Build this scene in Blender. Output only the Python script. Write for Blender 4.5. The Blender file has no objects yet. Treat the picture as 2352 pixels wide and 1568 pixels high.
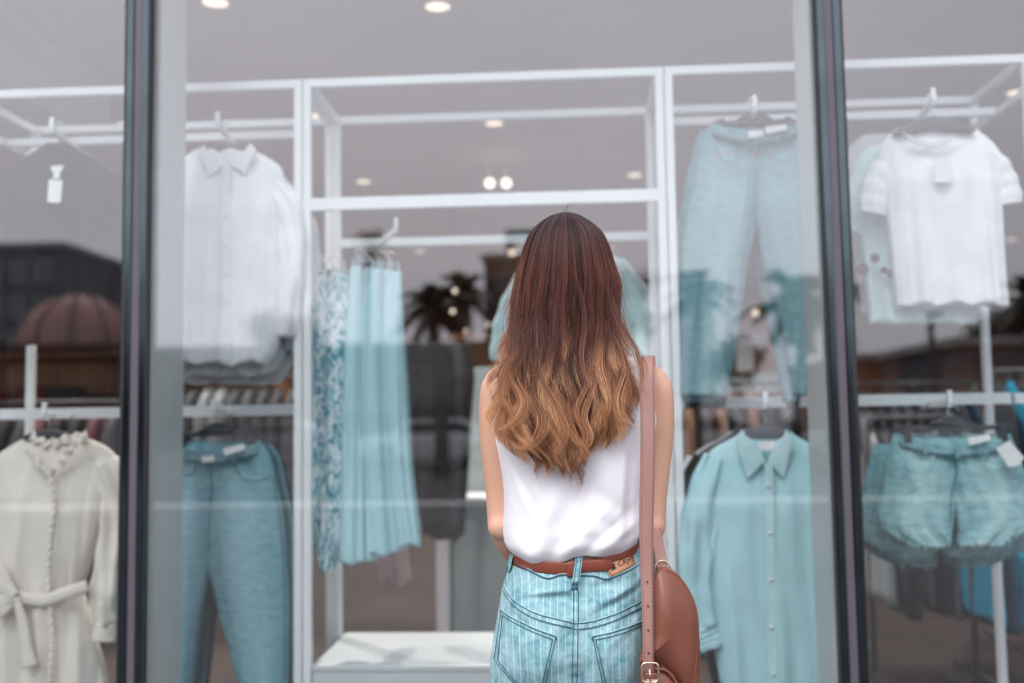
import bpy, math, random
import numpy as np
from mathutils import Vector
PI = math.pi
rng = np.random.default_rng(7)
random.seed(7)
scene = bpy.context.scene
COL = scene.collection

# ------------------------------------------------------------------ camera
ZC = 1.235
F = 2313.0                     # focal length in units of a 2352 px wide picture
YAW, PITCH, ROLL = 0.0576, 0.076, 0.0155
_r0 = np.array([math.cos(YAW), math.sin(YAW), 0.0])
_fw = np.array([-math.sin(YAW)*math.cos(PITCH), math.cos(YAW)*math.cos(PITCH), math.sin(PITCH)])
_u0 = np.cross(_r0, _fw)
CR = math.cos(ROLL)*_r0 - math.sin(ROLL)*_u0
CU = math.sin(ROLL)*_r0 + math.cos(ROLL)*_u0
CAM = np.array([0.0, 0.0, ZC])
cd = bpy.data.cameras.new('camera')
cam = bpy.data.objects.new('camera', cd)
COL.objects.link(cam)
from mathutils import Matrix
_b = -_fw
cam.matrix_world = Matrix(((CR[0], CU[0], _b[0], CAM[0]), (CR[1], CU[1], _b[1], CAM[1]), (CR[2], CU[2], _b[2], CAM[2]), (0, 0, 0, 1)))
cd.sensor_width = 36.0
cd.lens = 36.0*F/2352.0
cd.clip_end = 2000
cd.clip_start = 0.05
cd.dof.use_dof = True
cd.dof.focus_distance = 1.86
cd.dof.aperture_fstop = 1.9
scene.camera = cam

# ------------------------------------------------------------------ light
SUN_EL, SUN_AZ = math.radians(52), math.radians(205)   # azimuth of the sun seen from above, behind the camera
w = bpy.data.worlds.new('World'); scene.world = w; w.use_nodes = True
nt = w.node_tree; nt.nodes.clear()
out = nt.nodes.new('ShaderNodeOutputWorld'); bg = nt.nodes.new('ShaderNodeBackground')
sky = nt.nodes.new('ShaderNodeTexSky'); sky.sky_type = 'NISHITA'; sky.sun_disc = False
sky.sun_elevation = SUN_EL; sky.sun_rotation = SUN_AZ
sky.air_density = 1.2; sky.dust_density = 4.0; sky.ozone_density = 1.0
hs = nt.nodes.new('ShaderNodeHueSaturation'); hs.inputs['Saturation'].default_value = 0.16
mixo = nt.nodes.new('ShaderNodeMix'); mixo.data_type = 'RGBA'; mixo.inputs['Factor'].default_value = 0.65
mixo.inputs['B'].default_value = (9.8, 9.4, 10.4, 1)       # even cloud cover
nz = nt.nodes.new('ShaderNodeTexNoise'); nz.inputs['Scale'].default_value = 1.6; nz.inputs['Detail'].default_value = 4
tc = nt.nodes.new('ShaderNodeTexCoord')
nt.links.new(tc.outputs['Generated'], nz.inputs['Vector'])
mr = nt.nodes.new('ShaderNodeMapRange'); mr.inputs['From Min'].default_value = .3; mr.inputs['From Max'].default_value = .7
mr.inputs['To Min'].default_value = .85; mr.inputs['To Max'].default_value = 1.12
nt.links.new(nz.outputs['Fac'], mr.inputs['Value'])
vm = nt.nodes.new('ShaderNodeVectorMath'); vm.operation = 'SCALE'
nt.links.new(sky.outputs['Color'], hs.inputs['Color'])
nt.links.new(hs.outputs['Color'], mixo.inputs['A'])
nt.links.new(mixo.outputs['Result'], vm.inputs[0]); nt.links.new(mr.outputs['Result'], vm.inputs['Scale'])
nt.links.new(vm.outputs['Vector'], bg.inputs['Color'])
bg.inputs['Strength'].default_value = 0.15
nt.links.new(bg.outputs['Background'], out.inputs['Surface'])
sd = bpy.data.lights.new('sun', 'SUN'); sd.energy = 0.9; sd.angle = math.radians(22); sd.color = (1, .97, .93)
sun = bpy.data.objects.new('sun', sd); COL.objects.link(sun)
_sa = math.pi/2 - SUN_AZ      # Nishita: rotation 0 = +Y, clockwise
_sv = Vector((math.sin(SUN_AZ)*math.cos(SUN_EL), math.cos(SUN_AZ)*math.cos(SUN_EL), math.sin(SUN_EL)))
sun.rotation_euler = _sv.to_track_quat('Z', 'Y').to_euler()
sun.location = (0, 0, 30)

scene.view_settings.view_transform = 'Standard'
scene.view_settings.look = 'None'
scene.view_settings.gamma = 1
scene.view_settings.exposure = 0.56
scene.cycles.use_denoising = True
scene.cycles.max_bounces = 10
scene.cycles.transparent_max_bounces = 24
scene.cycles.sample_clamp_indirect = 6.0
scene.cycles.caustics_reflective = False
scene.cycles.caustics_refractive = False

# ------------------------------------------------------------------ picture helpers
YG = 2.90                      # the shop glass stands in the plane y = YG
def P(px, py, Y):
    d = _fw*F + CR*(px-1176) - CU*(py-784)
    t = Y/d[1]
    return CAM + d*t
def PZ(px, py, z):
    d = _fw*F + CR*(px-1176) - CU*(py-784)
    return CAM + d*((z-ZC)/d[2])
def RM(px, py, Yv):            # the real place of a thing seen mirrored in the glass
    p = P(px, py, Yv).copy(); p[1] = 2*YG - p[1]
    return p

# ------------------------------------------------------------------ materials
def srgb(r, g, b):
    f = lambda c: (c/255/12.92) if c/255 <= .04045 else ((c/255+.055)/1.055)**2.4
    return (f(r), f(g), f(b), 1)
def newmat(name):
    m = bpy.data.materials.new(name); m.use_nodes = True
    return m, m.node_tree, m.node_tree.nodes['Principled BSDF']
def mat(name, color, rough=.6, metal=0, var=.12, vscale=8, bump=0, bscale=40, sheen=0, spec=.5, emit=None, estr=0, stretch=(1, 1, 1), color2=None):
    m, t, b = newmat(name)
    if len(color) == 3: color = (*color, 1)
    b.inputs['Roughness'].default_value = rough; b.inputs['Metallic'].default_value = metal
    b.inputs['Specular IOR Level'].default_value = spec
    if sheen:
        b.inputs['Sheen Weight'].default_value = sheen
    tcn = t.nodes.new('ShaderNodeTexCoord'); mp = t.nodes.new('ShaderNodeMapping')
    mp.inputs['Scale'].default_value = stretch
    t.links.new(tcn.outputs['Object'], mp.inputs['Vector'])
    n = t.nodes.new('ShaderNodeTexNoise'); n.inputs['Scale'].default_value = vscale; n.inputs['Detail'].default_value = 5
    t.links.new(mp.outputs['Vector'], n.inputs['Vector'])
    mx = t.nodes.new('ShaderNodeMix'); mx.data_type = 'RGBA'
    if color2 is None:
        c2 = tuple(min(1, c*(1+var)) for c in color[:3])+(1,); c1 = tuple(c*(1-var) for c in color[:3])+(1,)
    else:
        c1 = color; c2 = color2
    mx.inputs['A'].default_value = c1; mx.inputs['B'].default_value = c2
    r = t.nodes.new('ShaderNodeMapRange'); r.inputs['From Min'].default_value = .35; r.inputs['From Max'].default_value = .65
    t.links.new(n.outputs['Fac'], r.inputs['Value']); t.links.new(r.outputs['Result'], mx.inputs['Factor'])
    t.links.new(mx.outputs['Result'], b.inputs['Base Color'])
    if bump:
        n2 = t.nodes.new('ShaderNodeTexNoise'); n2.inputs['Scale'].default_value = bscale; n2.inputs['Detail'].default_value = 4
        t.links.new(mp.outputs['Vector'], n2.inputs['Vector'])
        bp = t.nodes.new('ShaderNodeBump'); bp.inputs['Strength'].default_value = bump; bp.inputs['Distance'].default_value = .01
        t.links.new(n2.outputs['Fac'], bp.inputs['Height']); t.links.new(bp.outputs['Normal'], b.inputs['Normal'])
    if emit:
        b.inputs['Emission Color'].default_value = (*emit, 1); b.inputs['Emission Strength'].default_value = estr
    return m

M = {}
M['white_metal'] = mat('white powder coat', (.80, .81, .83), .35, var=.02)
M['wall_white'] = mat('ceiling paint', (.60, .57, .60), .8, var=.03, vscale=.6)
M['ceil'] = mat('ceiling paint grey', (.84, .81, .84), .85, var=.06, vscale=.5)
M['plinth'] = mat('plinth laminate', (.56, .58, .60), .3, var=.04, vscale=3)
M['fin'] = mat('grey fin', (.58, .60, .60), .55, var=.05, vscale=2)
M['alu_dark'] = mat('dark anodised aluminium', (.075, .098, .108), .14, metal=1, var=.1)
M['alu_mid'] = mat('plum grey cover strip', (.10, .09, .115), .45, var=.06, bump=.05, bscale=60)
M['rubber'] = mat('black gasket', (.015, .015, .017), .6)
M['black'] = mat('black plastic', (.022, .022, .026), .4)
M['hanger'] = mat('charcoal hanger plastic', (.035, .037, .045), .4)
M['steel'] = mat('chrome hook', (.6, .6, .62), .25, metal=1, var=.02)
M['paper'] = mat('white card', (.8, .8, .8), .7, var=.02)
M['floor'] = mat('shop floor', (.036, .025, .022), .38, var=.25, vscale=1.2, bump=.05)
M['backwall'] = mat('brown back wall', (.15, .08, .05), .6, var=.5, vscale=1.1)
M['wood'] = mat('warm wood', (.42, .19, .08), .5, var=.3, vscale=3, stretch=(1, 1, .2))
M['darkfix'] = mat('dark fixture', (.03, .027, .03), .5, var=.3)
M['glowwarm'] = mat('lamp diffuser', (.9, .8, .65), .5, emit=(1, .80, .62), estr=.85)
M['glowhot'] = mat('bright bulb', (.9, .8, .65), .5, emit=(1, .85, .72), estr=1.5)
M['grey_panel'] = mat('grey green panel', (.27, .31, .31), .5, var=.06, vscale=2)
M['asphalt'] = mat('asphalt', (.035, .035, .038), .85, var=.2, vscale=2, bump=.3, bscale=60)
M['paving'] = mat('pavement concrete', (.085, .085, .088), .85, var=.12, vscale=2)
M['kerb'] = mat('kerb concrete', (.75, .74, .73), .8, var=.05)
M['concrete'] = mat('facade concrete', (.35, .35, .36), .8, var=.1)
M['brick_dark'] = mat('dark brown facade', (.035, .025, .024), .8, var=.3, vscale=.5)
M['dome'] = mat('red brown dome roofing', (.34, .15, .115), .6, var=.25, vscale=.5)
M['roof_brown'] = mat('orange brown wall', (.33, .15, .08), .8, var=.3, vscale=.4)
M['lightwall'] = mat('pale render', (.75, .74, .74), .8, var=.06, vscale=.3)
M['pole'] = mat('weathered pole', (.05, .042, .04), .8)
M['palm'] = mat('palm leaf', (.022, .034, .022), .6, var=.5, vscale=2)
M['leaf'] = mat('tree leaf', (.025, .042, .028), .6, var=.5, vscale=2)
M['bark'] = mat('bark', (.06, .045, .035), .9, var=.3)
M['glass_dark'] = mat('dark window glass', (.02, .025, .03), .08, spec=.8)
M['carpaint_white'] = mat('white car paint', (.75, .75, .76), .2, var=.01, spec=.6)
M['carpaint_grey'] = mat('silver car paint', (.30, .31, .33), .25, var=.01, spec=.6)
M['signteal'] = mat('teal sign face', (.08, .24, .25), .5)
M['tyre'] = mat('tyre rubber', (.015, .015, .015), .8)

def fabric(name, col, var=.06, weave=0, bump=.25, bscale=18, sheen=.03, rough=.85, trans=0.0):
    return mat(name, col, rough, var=var, vscale=9, bump=bump, bscale=bscale, sheen=sheen, spec=.2)
M['white_cloth'] = fabric('white cotton', (.80, .80, .82))
M['white_cloth2'] = fabric('off white cotton', (.66, .65, .66))
M['cream_cloth'] = fabric('cream cotton', (.72, .65, .59), var=.05, bump=.5)
M['grey_cloth'] = fabric('slate grey cotton', (.017, .017, .021))
M['aqua'] = fabric('aqua cotton', (.43, .66, .71), var=.05)
M['aqua2'] = fabric('pale aqua linen', (.50, .71, .74), var=.06)
M['aqua3'] = fabric('pale blue knit', (.62, .79, .82), var=.06)
M['black_cloth'] = fabric('black cloth', (.02, .018, .02))
M['charcoal_cloth'] = fabric('charcoal cloth', (.045, .045, .052))
M['greyjean'] = fabric('grey flannel', (.16, .17, .18))
M['bluecloth'] = fabric('petrol blue cloth', (.01, .26, .42))
M['navycloth'] = fabric('navy blue cloth', (.02, .055, .09))
M['plum_cloth'] = fabric('plum cloth', (.09, .035, .045))
M['tan_cloth'] = fabric('tan cloth', (.15, .075, .045))
M['grey_light'] = fabric('pale grey cloth', (.25, .27, .28))
M['pink'] = fabric('dusty pink cloth', (.42, .30, .31))
M['red'] = fabric('dark red cloth', (.25, .03, .03))
def denim(name, a, b_, streak=.25):
    """washed denim: worn paler down the middle of each leg, fine uneven streaks"""
    m, t, b = newmat(name); b.inputs['Roughness'].default_value = .85; b.inputs['Specular IOR Level'].default_value = .15
    tcn = t.nodes.new('ShaderNodeTexCoord'); mp = t.nodes.new('ShaderNodeMapping'); mp.inputs['Scale'].default_value = (1, 1, 2.6)
    t.links.new(tcn.outputs['Object'], mp.inputs['Vector'])
    n = t.nodes.new('ShaderNodeTexNoise'); n.inputs['Scale'].default_value = 24; n.inputs['Detail'].default_value = 7; n.inputs['Roughness'].default_value = .65
    t.links.new(mp.outputs['Vector'], n.inputs['Vector'])
    at = t.nodes.new('ShaderNodeAttribute'); at.attribute_name = 'wash'
    m1 = t.nodes.new('ShaderNodeMath'); m1.operation = 'MULTIPLY_ADD'; m1.inputs[1].default_value = .62; t.links.new(at.outputs['Fac'], m1.inputs[0])
    m2 = t.nodes.new('ShaderNodeMath'); m2.operation = 'MULTIPLY_ADD'; m2.inputs[1].default_value = streak*4; m2.inputs[2].default_value = .22-streak*2; t.links.new(n.outputs['Fac'], m2.inputs[0])
    t.links.new(m2.outputs[0], m1.inputs[2])
    mx = t.nodes.new('ShaderNodeMix'); mx.data_type = 'RGBA'; mx.clamp_factor = True; mx.inputs['A'].default_value = (*a, 1); mx.inputs['B'].default_value = (*b_, 1)
    t.links.new(m1.outputs[0], mx.inputs['Factor']); t.links.new(mx.outputs['Result'], b.inputs['Base Color'])
    bp = t.nodes.new('ShaderNodeBump'); bp.inputs['Strength'].default_value = .6; bp.inputs['Distance'].default_value = .008
    t.links.new(n.outputs['Fac'], bp.inputs['Height']); t.links.new(bp.outputs['Normal'], b.inputs['Normal'])
    return m
M['denim_mid'] = denim('mid blue denim', (.085, .245, .295), (.35, .56, .61))
M['denim_light'] = denim('light washed denim', (.13, .27, .31), (.33, .50, .54))
M['denim_short'] = denim('bleached denim', (.13, .33, .37), (.52, .73, .75), .33)
M['denim_dark'] = denim('dark denim', (.02, .04, .055), (.04, .075, .09))
M['denim_teal'] = denim('teal denim', (.04, .13, .155), (.08, .2, .23))
M['fray'] = fabric('frayed denim hem', (.42, .60, .63), var=.2)

def floral():
    m, t, b = newmat('teal leaf print')
    tcn = t.nodes.new('ShaderNodeTexCoord'); mp = t.nodes.new('ShaderNodeMapping')
    mp.inputs['Scale'].default_value = (1, .6, .45); mp.inputs['Rotation'].default_value = (0, .6, 0)
    t.links.new(tcn.outputs['Object'], mp.inputs['Vector'])
    n = t.nodes.new('ShaderNodeTexNoise'); n.inputs['Scale'].default_value = 38; n.inputs['Detail'].default_value = 2; n.inputs['Distortion'].default_value = 2.2
    t.links.new(mp.outputs['Vector'], n.inputs['Vector'])
    cr = t.nodes.new('ShaderNodeValToRGB'); cr.color_ramp.interpolation = 'EASE'
    e = cr.color_ramp.elements; e[0].position = .40; e[0].color = (.07, .30, .38, 1); e[1].position = .55; e[1].color = (.80, .85, .87, 1)
    e2 = e.new(.46); e2.color = (.25, .54, .61, 1)
    t.links.new(n.outputs['Fac'], cr.inputs['Fac']); t.links.new(cr.outputs['Color'], b.inputs['Base Color'])
    b.inputs['Roughness'].default_value = .8
    return m
M['floral'] = floral()

def glassmat():
    m = bpy.data.materials.new('coated shop glass'); m.use_nodes = True
    t = m.node_tree; t.nodes.clear()
    o = t.nodes.new('ShaderNodeOutputMaterial'); mix = t.nodes.new('ShaderNodeMixShader')
    tr = t.nodes.new('ShaderNodeBsdfTransparent'); tr.inputs['Color'].default_value = (.945, .972, .972, 1)
    gl = t.nodes.new('ShaderNodeBsdfGlossy'); gl.inputs['Roughness'].default_value = 0.0; gl.inputs['Color'].default_value = (1, .985, 1, 1)
    g = t.nodes.new('ShaderNodeNewGeometry')
    dot = t.nodes.new('ShaderNodeVectorMath'); dot.operation = 'DOT_PRODUCT'
    t.links.new(g.outputs['Incoming'], dot.inputs[0]); t.links.new(g.outputs['Normal'], dot.inputs[1])
    ab = t.nodes.new('ShaderNodeMath'); ab.operation = 'ABSOLUTE'; t.links.new(dot.outputs['Value'], ab.inputs[0])
    s1 = t.nodes.new('ShaderNodeMath'); s1.operation = 'SUBTRACT'; s1.inputs[0].default_value = 1; t.links.new(ab.outputs[0], s1.inputs[1])
    p5 = t.nodes.new('ShaderNodeMath'); p5.operation = 'POWER'; p5.inputs[1].default_value = 5; t.links.new(s1.outputs[0], p5.inputs[0])
    ml = t.nodes.new('ShaderNodeMath'); ml.operation = 'MULTIPLY_ADD'; ml.inputs[1].default_value = .9; ml.inputs[2].default_value = GLASS_R
    t.links.new(p5.outputs[0], ml.inputs[0]); t.links.new(ml.outputs[0], mix.inputs['Fac'])
    t.links.new(tr.outputs[0], mix.inputs[1]); t.links.new(gl.outputs[0], mix.inputs[2]); t.links.new(mix.outputs[0], o.inputs['Surface'])
    return m
GLASS_R = 0.088
M['glass'] = glassmat()

# ------------------------------------------------------------------ mesh helpers
class MB:
    def __init__(s): s.v = []; s.f = []; s.n = 0; s.att = []
    def add(s, v, f):
        v = np.asarray(v, float).reshape(-1, 3); s.v.append(v)
        s.f += [tuple(int(i)+s.n for i in q) for q in f]; s.n += len(v); return s
    def box(s, x0, x1, y0, y1, z0, z1):
        v = [(x, y, z) for x in (x0, x1) for y in (y0, y1) for z in (z0, z1)]
        return s.add(v, [(0, 1, 3, 2), (4, 6, 7, 5), (0, 4, 5, 1), (2, 3, 7, 6), (0, 2, 6, 4), (1, 5, 7, 3)])
    def bar(s, a, b, wx, wz, up=(0, 0, 1)):          # box section between two points
        a = np.array(a, float); b = np.array(b, float); d = b-a; d /= np.linalg.norm(d)
        u = np.array(up, float)
        if abs(d@u) > .95: u = np.array((0, 1, 0.))
        r = np.cross(d, u); r /= np.linalg.norm(r); u = np.cross(r, d)
        v = [p + r*i*wx/2 + u*j*wz/2 for p in (a, b) for (i, j) in ((-1, -1), (1, -1), (1, 1), (-1, 1))]
        return s.add(v, [(0, 1, 2, 3), (7, 6, 5, 4), (0, 4, 5, 1), (1, 5, 6, 2), (2, 6, 7, 3), (3, 7, 4, 0)])
    def rings(s, R, cap=True):                       # R: (m, n, 3)
        R = np.asarray(R, float); m, n, _ = R.shape
        f = [(i*n+j, i*n+(j+1) % n, (i+1)*n+(j+1) % n, (i+1)*n+j) for i in range(m-1) for j in range(n)]
        if cap: f += [tuple(range(n))[::-1], tuple((m-1)*n+j for j in range(n))]
        return s.add(R.reshape(-1, 3), f)
    def grid(s, G):
        G = np.asarray(G, float); m, n, _ = G.shape
        f = [(i*n+j, i*n+j+1, (i+1)*n+j+1, (i+1)*n+j) for i in range(m-1) for j in range(n-1)]
        return s.add(G.reshape(-1, 3), f)
    def sheet(s, G, off):                            # a grid given thickness `off` (vector)
        G = np.asarray(G, float); m, n, _ = G.shape; off = np.asarray(off, float)
        V = np.concatenate([G.reshape(-1, 3), (G+off).reshape(-1, 3)]); k = m*n
        f = [(i*n+j, i*n+j+1, (i+1)*n+j+1, (i+1)*n+j) for i in range(m-1) for j in range(n-1)]
        f += [tuple(a+k for a in q[::-1]) for q in f]
        bd = [j for j in range(n)] + [i*n+n-1 for i in range(1, m)] + [(m-1)*n+j for j in range(n-2, -1, -1)] + [i*n for i in range(m-2, 0, -1)]
        f += [(bd[(i+1) % len(bd)], bd[i], bd[i]+k, bd[(i+1) % len(bd)]+k) for i in range(len(bd))]
        return s.add(V, f)
    def tube(s, pts, rad, n=10, cap=True, flat=1.0, up=None):
        pts = np.asarray(pts, float); m = len(pts); rad = np.broadcast_to(rad, (m,)) if np.ndim(rad) == 0 else np.asarray(rad, float)
        T = np.gradient(pts, axis=0); T /= np.linalg.norm(T, axis=1)[:, None]+1e-12
        u = np.array(up if up is not None else (0, 0, 1.)); 
        if abs(T[0]@u) > .9 and up is None: u = np.array((0, 1., 0))
        R = []
        for i in range(m):
            r = np.cross(T[i], u); r /= np.linalg.norm(r)+1e-12; uu = np.cross(r, T[i]); u = uu if up is None else u
            a = np.arange(n)*2*PI/n
            R.append(pts[i] + rad[i]*(np.cos(a)[:, None]*r + flat*np.sin(a)[:, None]*uu))
        return s.rings(R, cap)
    def disc(s, c, r, axis_z0, axis_z1, n=24):
        a = np.arange(n)*2*PI/n
        R = [[(c[0]+r*math.cos(t), c[1]+r*math.sin(t), z) for t in a] for z in (axis_z0, axis_z1)]
        return s.rings(R)
    def sphere(s, c, r, n=16, m=10):
        r = np.broadcast_to(r, (3,)); R = []
        for i in range(m+1):
            p = PI*(i+.02)/(m+.04); R.append([(c[0]+r[0]*math.sin(p)*math.cos(t), c[1]+r[1]*math.sin(p)*math.sin(t), c[2]+r[2]*math.cos(p)) for t in np.arange(n)*2*PI/n])
        return s.rings(R[::-1])
    def prism(s, poly, y0, y1):                      # (x, z) outline pushed from y0 to y1
        n = len(poly)
        v = [(x, y0, z) for x, z in poly]+[(x, y1, z) for x, z in poly]
        f = [tuple(range(n)), tuple(range(2*n-1, n-1, -1))]+[((i+1) % n, i, i+n, (i+1) % n+n) for i in range(n)]
        return s.add(v, f)
    def build(s, name, m, parent=None, smooth=True, bevel=0):
        V = np.concatenate(s.v); me = bpy.data.meshes.new(name)
        if parent is not None: V = V - np.array(world_loc(parent))
        me.from_pydata(V.tolist(), [], s.f); me.update()
        if m is not None: me.materials.append(m)
        if smooth: me.polygons.foreach_set('use_smooth', [True]*len(me.polygons))
        if s.att and len(s.att) == len(V):
            at = me.attributes.new('wash', 'FLOAT', 'POINT'); at.data.foreach_set('value', np.array(s.att, np.float32))
        o = bpy.data.objects.new(name, me); COL.objects.link(o)
        if parent is not None: o.parent = parent
        if bevel:
            b = o.modifiers.new('bevel', 'BEVEL'); b.width = bevel; b.segments = 2; b.limit_method = 'ANGLE'
        return o
def world_loc(o):
    l = np.zeros(3)
    while o is not None: l = l+np.array(o.location); o = o.parent
    return l
def thing(name, label, cat, loc=(0, 0, 0), group=None):
    o = bpy.data.objects.new(name, None); COL.objects.link(o); o.location = tuple(float(a) for a in loc); o.empty_display_size = .1
    return tag(o, label, cat, group)
def tag(o, label, cat, group=None):
    o['label'] = label; o['category'] = cat
    if group: o['group'] = group
    return o
def struct(o): o['kind'] = 'structure'; return o
def kids(o): return [c for c in bpy.data.objects if c.parent == o]
def copy_tree(o, loc=None, label=None, parent=None, mats=None):
    c = o.copy(); COL.objects.link(c); c.parent = parent
    if mats and c.type == 'MESH':
        c.data = c.data.copy()
        nm = mats.get(o.name.split('.')[0], mats.get('*'))
        if nm: c.data.materials.clear(); c.data.materials.append(nm)
    for ch in kids(o):
        copy_tree(ch, None, None, c, mats)
    if loc is not None: c.location = loc
    if label: c['label'] = label
    return c
def cr(x, xs, ys):             # smooth interpolation (Catmull-Rom) through a table
    xs = np.asarray(xs, float); ys = np.asarray(ys, float); x = np.clip(x, xs[0], xs[-1])
    i = np.clip(np.searchsorted(xs, x, side='right')-1, 0, len(xs)-2)
    m = np.gradient(ys, xs); h = xs[i+1]-xs[i]; t = (x-xs[i])/h
    return (2*t**3-3*t**2+1)*ys[i]+(t**3-2*t**2+t)*h*m[i]+(-2*t**3+3*t**2)*ys[i+1]+(t**3-t**2)*h*m[i+1]
def curve(pts, n):
    pts = np.asarray(pts, float); d = np.r_[0, np.cumsum(np.linalg.norm(np.diff(pts, axis=0), axis=1))]
    t = np.linspace(0, d[-1], n)
    return np.stack([cr(t, d, pts[:, k]) for k in range(pts.shape[1])], 1)
def PP(pts, Y): return np.array([P(a, b, Y) for a, b in pts])

# ================================================================== THE SETTING
CEIL = 3.25
struct(MB().box(-150, 150, -260, 60, -.6, -.16).build('ground', M['asphalt'], None, False))
struct(MB().box(-60, 60, -9.3+.46, YG-.05, -.15, 0).build('pavement', M['paving'], None, False))
struct(MB().box(-60, 60, -9.3, -9.3+.458, -.155, .012).build('kerb', M['kerb'], None, False))
struct(MB().box(-8.5, 8.5, YG-.05, 14.5, -.15, .002).build('floor', M['floor'], None, False))
cm = MB().box(-8.5, 8.5, YG+.12, 14.5, CEIL, CEIL+.15)
struct(cm.build('ceiling', M['ceil'], None, False))

# shop shell: a facade above the glass, side walls, back wall
fac = thing('shopfront_facade', 'plain grey concrete facade above the shop windows', 'facade', (0, YG, 3.2))
MB().box(-9, 9, YG-.10, YG+.12, 3.2, 5.6).build('spandrel', M['concrete'], fac, False)
MB().box(-9, 9, YG-.16, YG-.10, 3.2, 3.38).build('trim', M['alu_dark'], fac, False)
bw = thing('back_wall', 'dark brown rear wall of the shop behind the clothes racks', 'wall', (0, 14.5, 0))
MB().box(-8.5, 8.5, 14.5, 14.7, 0, CEIL+.15).build('wall_panel', M['backwall'], bw, False)
for x0, x1, z0, z1 in ((-7.5, -4.2, .4, 2.3), (-2.2, -.2, .5, 2.1), (2.6, 4.6, .4, 2.0), (5.2, 8.2, .5, 2.2)):
    MB().box(x0, x1, 14.4, 14.5, z0, z1).build('wood_cladding', M['wood'], bw, False)
for sx, lab in ((-1, 'dim side wall of the shop, at its left end'), (1, 'dim side wall of the shop, at its right end')):
    sw = MB().box(min(sx*8.5, sx*8.7), max(sx*8.5, sx*8.7), YG-.1, 14.7, 0, CEIL+.15).build('side_wall', M['backwall'], None, False)
    tag(sw, lab, 'wall')

# glazing
sp = P(325, 784, YG)[0], P(1924, 784, YG)[0]
mullX = [P(318, 500, YG)[0], P(1917, 500, YG)[0]]
def mull(cx, label):
    t = thing('window_mullion', label, 'mullion', (cx, YG, 0), 'window mullions')
    W = .034
    MB().box(cx-W, cx-.0125, YG-.022, YG+.004, 0, 3.2).build('cover_profile', M['alu_dark'], t, False, .003)
    MB().box(cx+.0125, cx+W, YG-.022, YG+.004, 0, 3.2).build('cover_profile', M['alu_dark'], t, False, .003)
    MB().box(cx-.0124, cx+.0124, YG-.017, YG+.004, 0, 3.2).build('joint_strip', M['alu_mid'], t, False, .002)
    MB().box(cx-W-.006, cx-W-.0005, YG-.02, YG+.003, 0, 3.2).build('gasket', M['rubber'], t, False)
    MB().box(cx+W+.0005, cx+W+.006, YG-.02, YG+.003, 0, 3.2).build('gasket', M['rubber'], t, False)
    MB().box(cx-.032, cx+.032, YG+.018, YG+.285, 0.003, 3.2).build('fin', M['fin'], t, False, .004)
    return t
mull(mullX[0], 'dark window mullion left of the white button shirt')
mull(mullX[1], 'dark window mullion right of the pale jeans and aqua shirt')
sp_ = mullX[1]-mullX[0]
edges = [mullX[0]-sp_, mullX[0], mullX[1], mullX[1]+sp_]
for i, lab in enumerate(('shop window pane over the grey top and cream dress', 'middle shop window pane in front of the woman', 'shop window pane over the T-shirt and denim shorts')):
    o = MB().box(edges[i]+.01, edges[i+1]-.01, YG+.005, YG+.017, 0.003, 3.198).build('window_pane', M['glass'], None, False)
    tag(o, lab, 'window pane')

# ceiling downlights
lights = [(495, 3, 1), (1005, 12, 1), (18, 292, 1), (290, 285, 1), (722, 264, 0), (1135, 281, 0), (835, 415, 1), (1458, 400, 1), (2335, 210, 1),
          (740, 592, 0), (965, 575, 0), (1185, 578, 0), (1400, 570, 0), (2322, 548, 0), (1700, 560, 0), (300, 560, 0), (1900, 60, 0)]
NL = ['over the white button shirt, cut by the top edge', 'at the top edge above the middle of the window', 'far left over the grey top', 'just left of the left mullion',
      'beside the left post of the centre frame', 'under the rear top beam', 'low in the left of the centre frame', 'low in the right of the centre frame', 'at the right edge above the T-shirt',
      'far back above the leaf print dress', 'far back above the palm reflection', 'far back beside the crown of the hair', 'far back right of the hair', 'at the right edge beside the T-shirt sleeve',
      'far back behind the pale jeans', 'far back behind the left mullion', 'up at the right mullion']
for i, (px, py, sp1) in enumerate(lights):
    c = PZ(px, py, CEIL)
    if c[1] > 13.8 or c[1] < 3: c = np.array((c[0]*13.5/c[1], 13.5, CEIL)) if c[1] > 0 else c
    t = thing('ceiling_downlight', 'round warm ceiling downlight '+NL[i], 'downlight', (c[0], c[1], CEIL), 'ceiling downlights')
    a = np.arange(24)*2*PI/24
    R = [[(c[0]+r*math.cos(k), c[1]+r*math.sin(k), z) for k in a] for r, z in ((.075, CEIL+.001), (.075, CEIL-.012), (.062, CEIL-.012), (.060, CEIL-.004))]
    MB().rings(R, False).build('trim_ring', M['white_metal'], t)
    MB().disc(c, .0595, CEIL-.008, CEIL-.003).build('diffuser', M['glowwarm'], t, False)
    if c[1] < 14:
        L = bpy.data.lights.new('lamp_light', 'SPOT'); L.energy = 165; L.color = (1, .92, .85); L.spot_size = 2.2; L.spot_blend = .8; L.shadow_soft_size = .06
        lo = bpy.data.objects.new('lamp_light', L); COL.objects.link(lo); lo.parent = t; lo.location = (0, 0, -.03)
for px, lab in ((1125, 'bright round spotlight bulb, the first of the pair over the hair'), (1163, 'bright round spotlight bulb, nearer the hair of the pair')):
    c = P(px, 421, 7.6)
    t = thing('spotlight', lab, 'spotlight', (c[0], c[1], CEIL))
    MB().tube([(c[0], c[1], CEIL), (c[0], c[1], c[2]+.06)], .008).build('stem', M['white_metal'], t)
    MB().sphere(c, .038).build('bulb', M['glowhot'], t)

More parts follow.
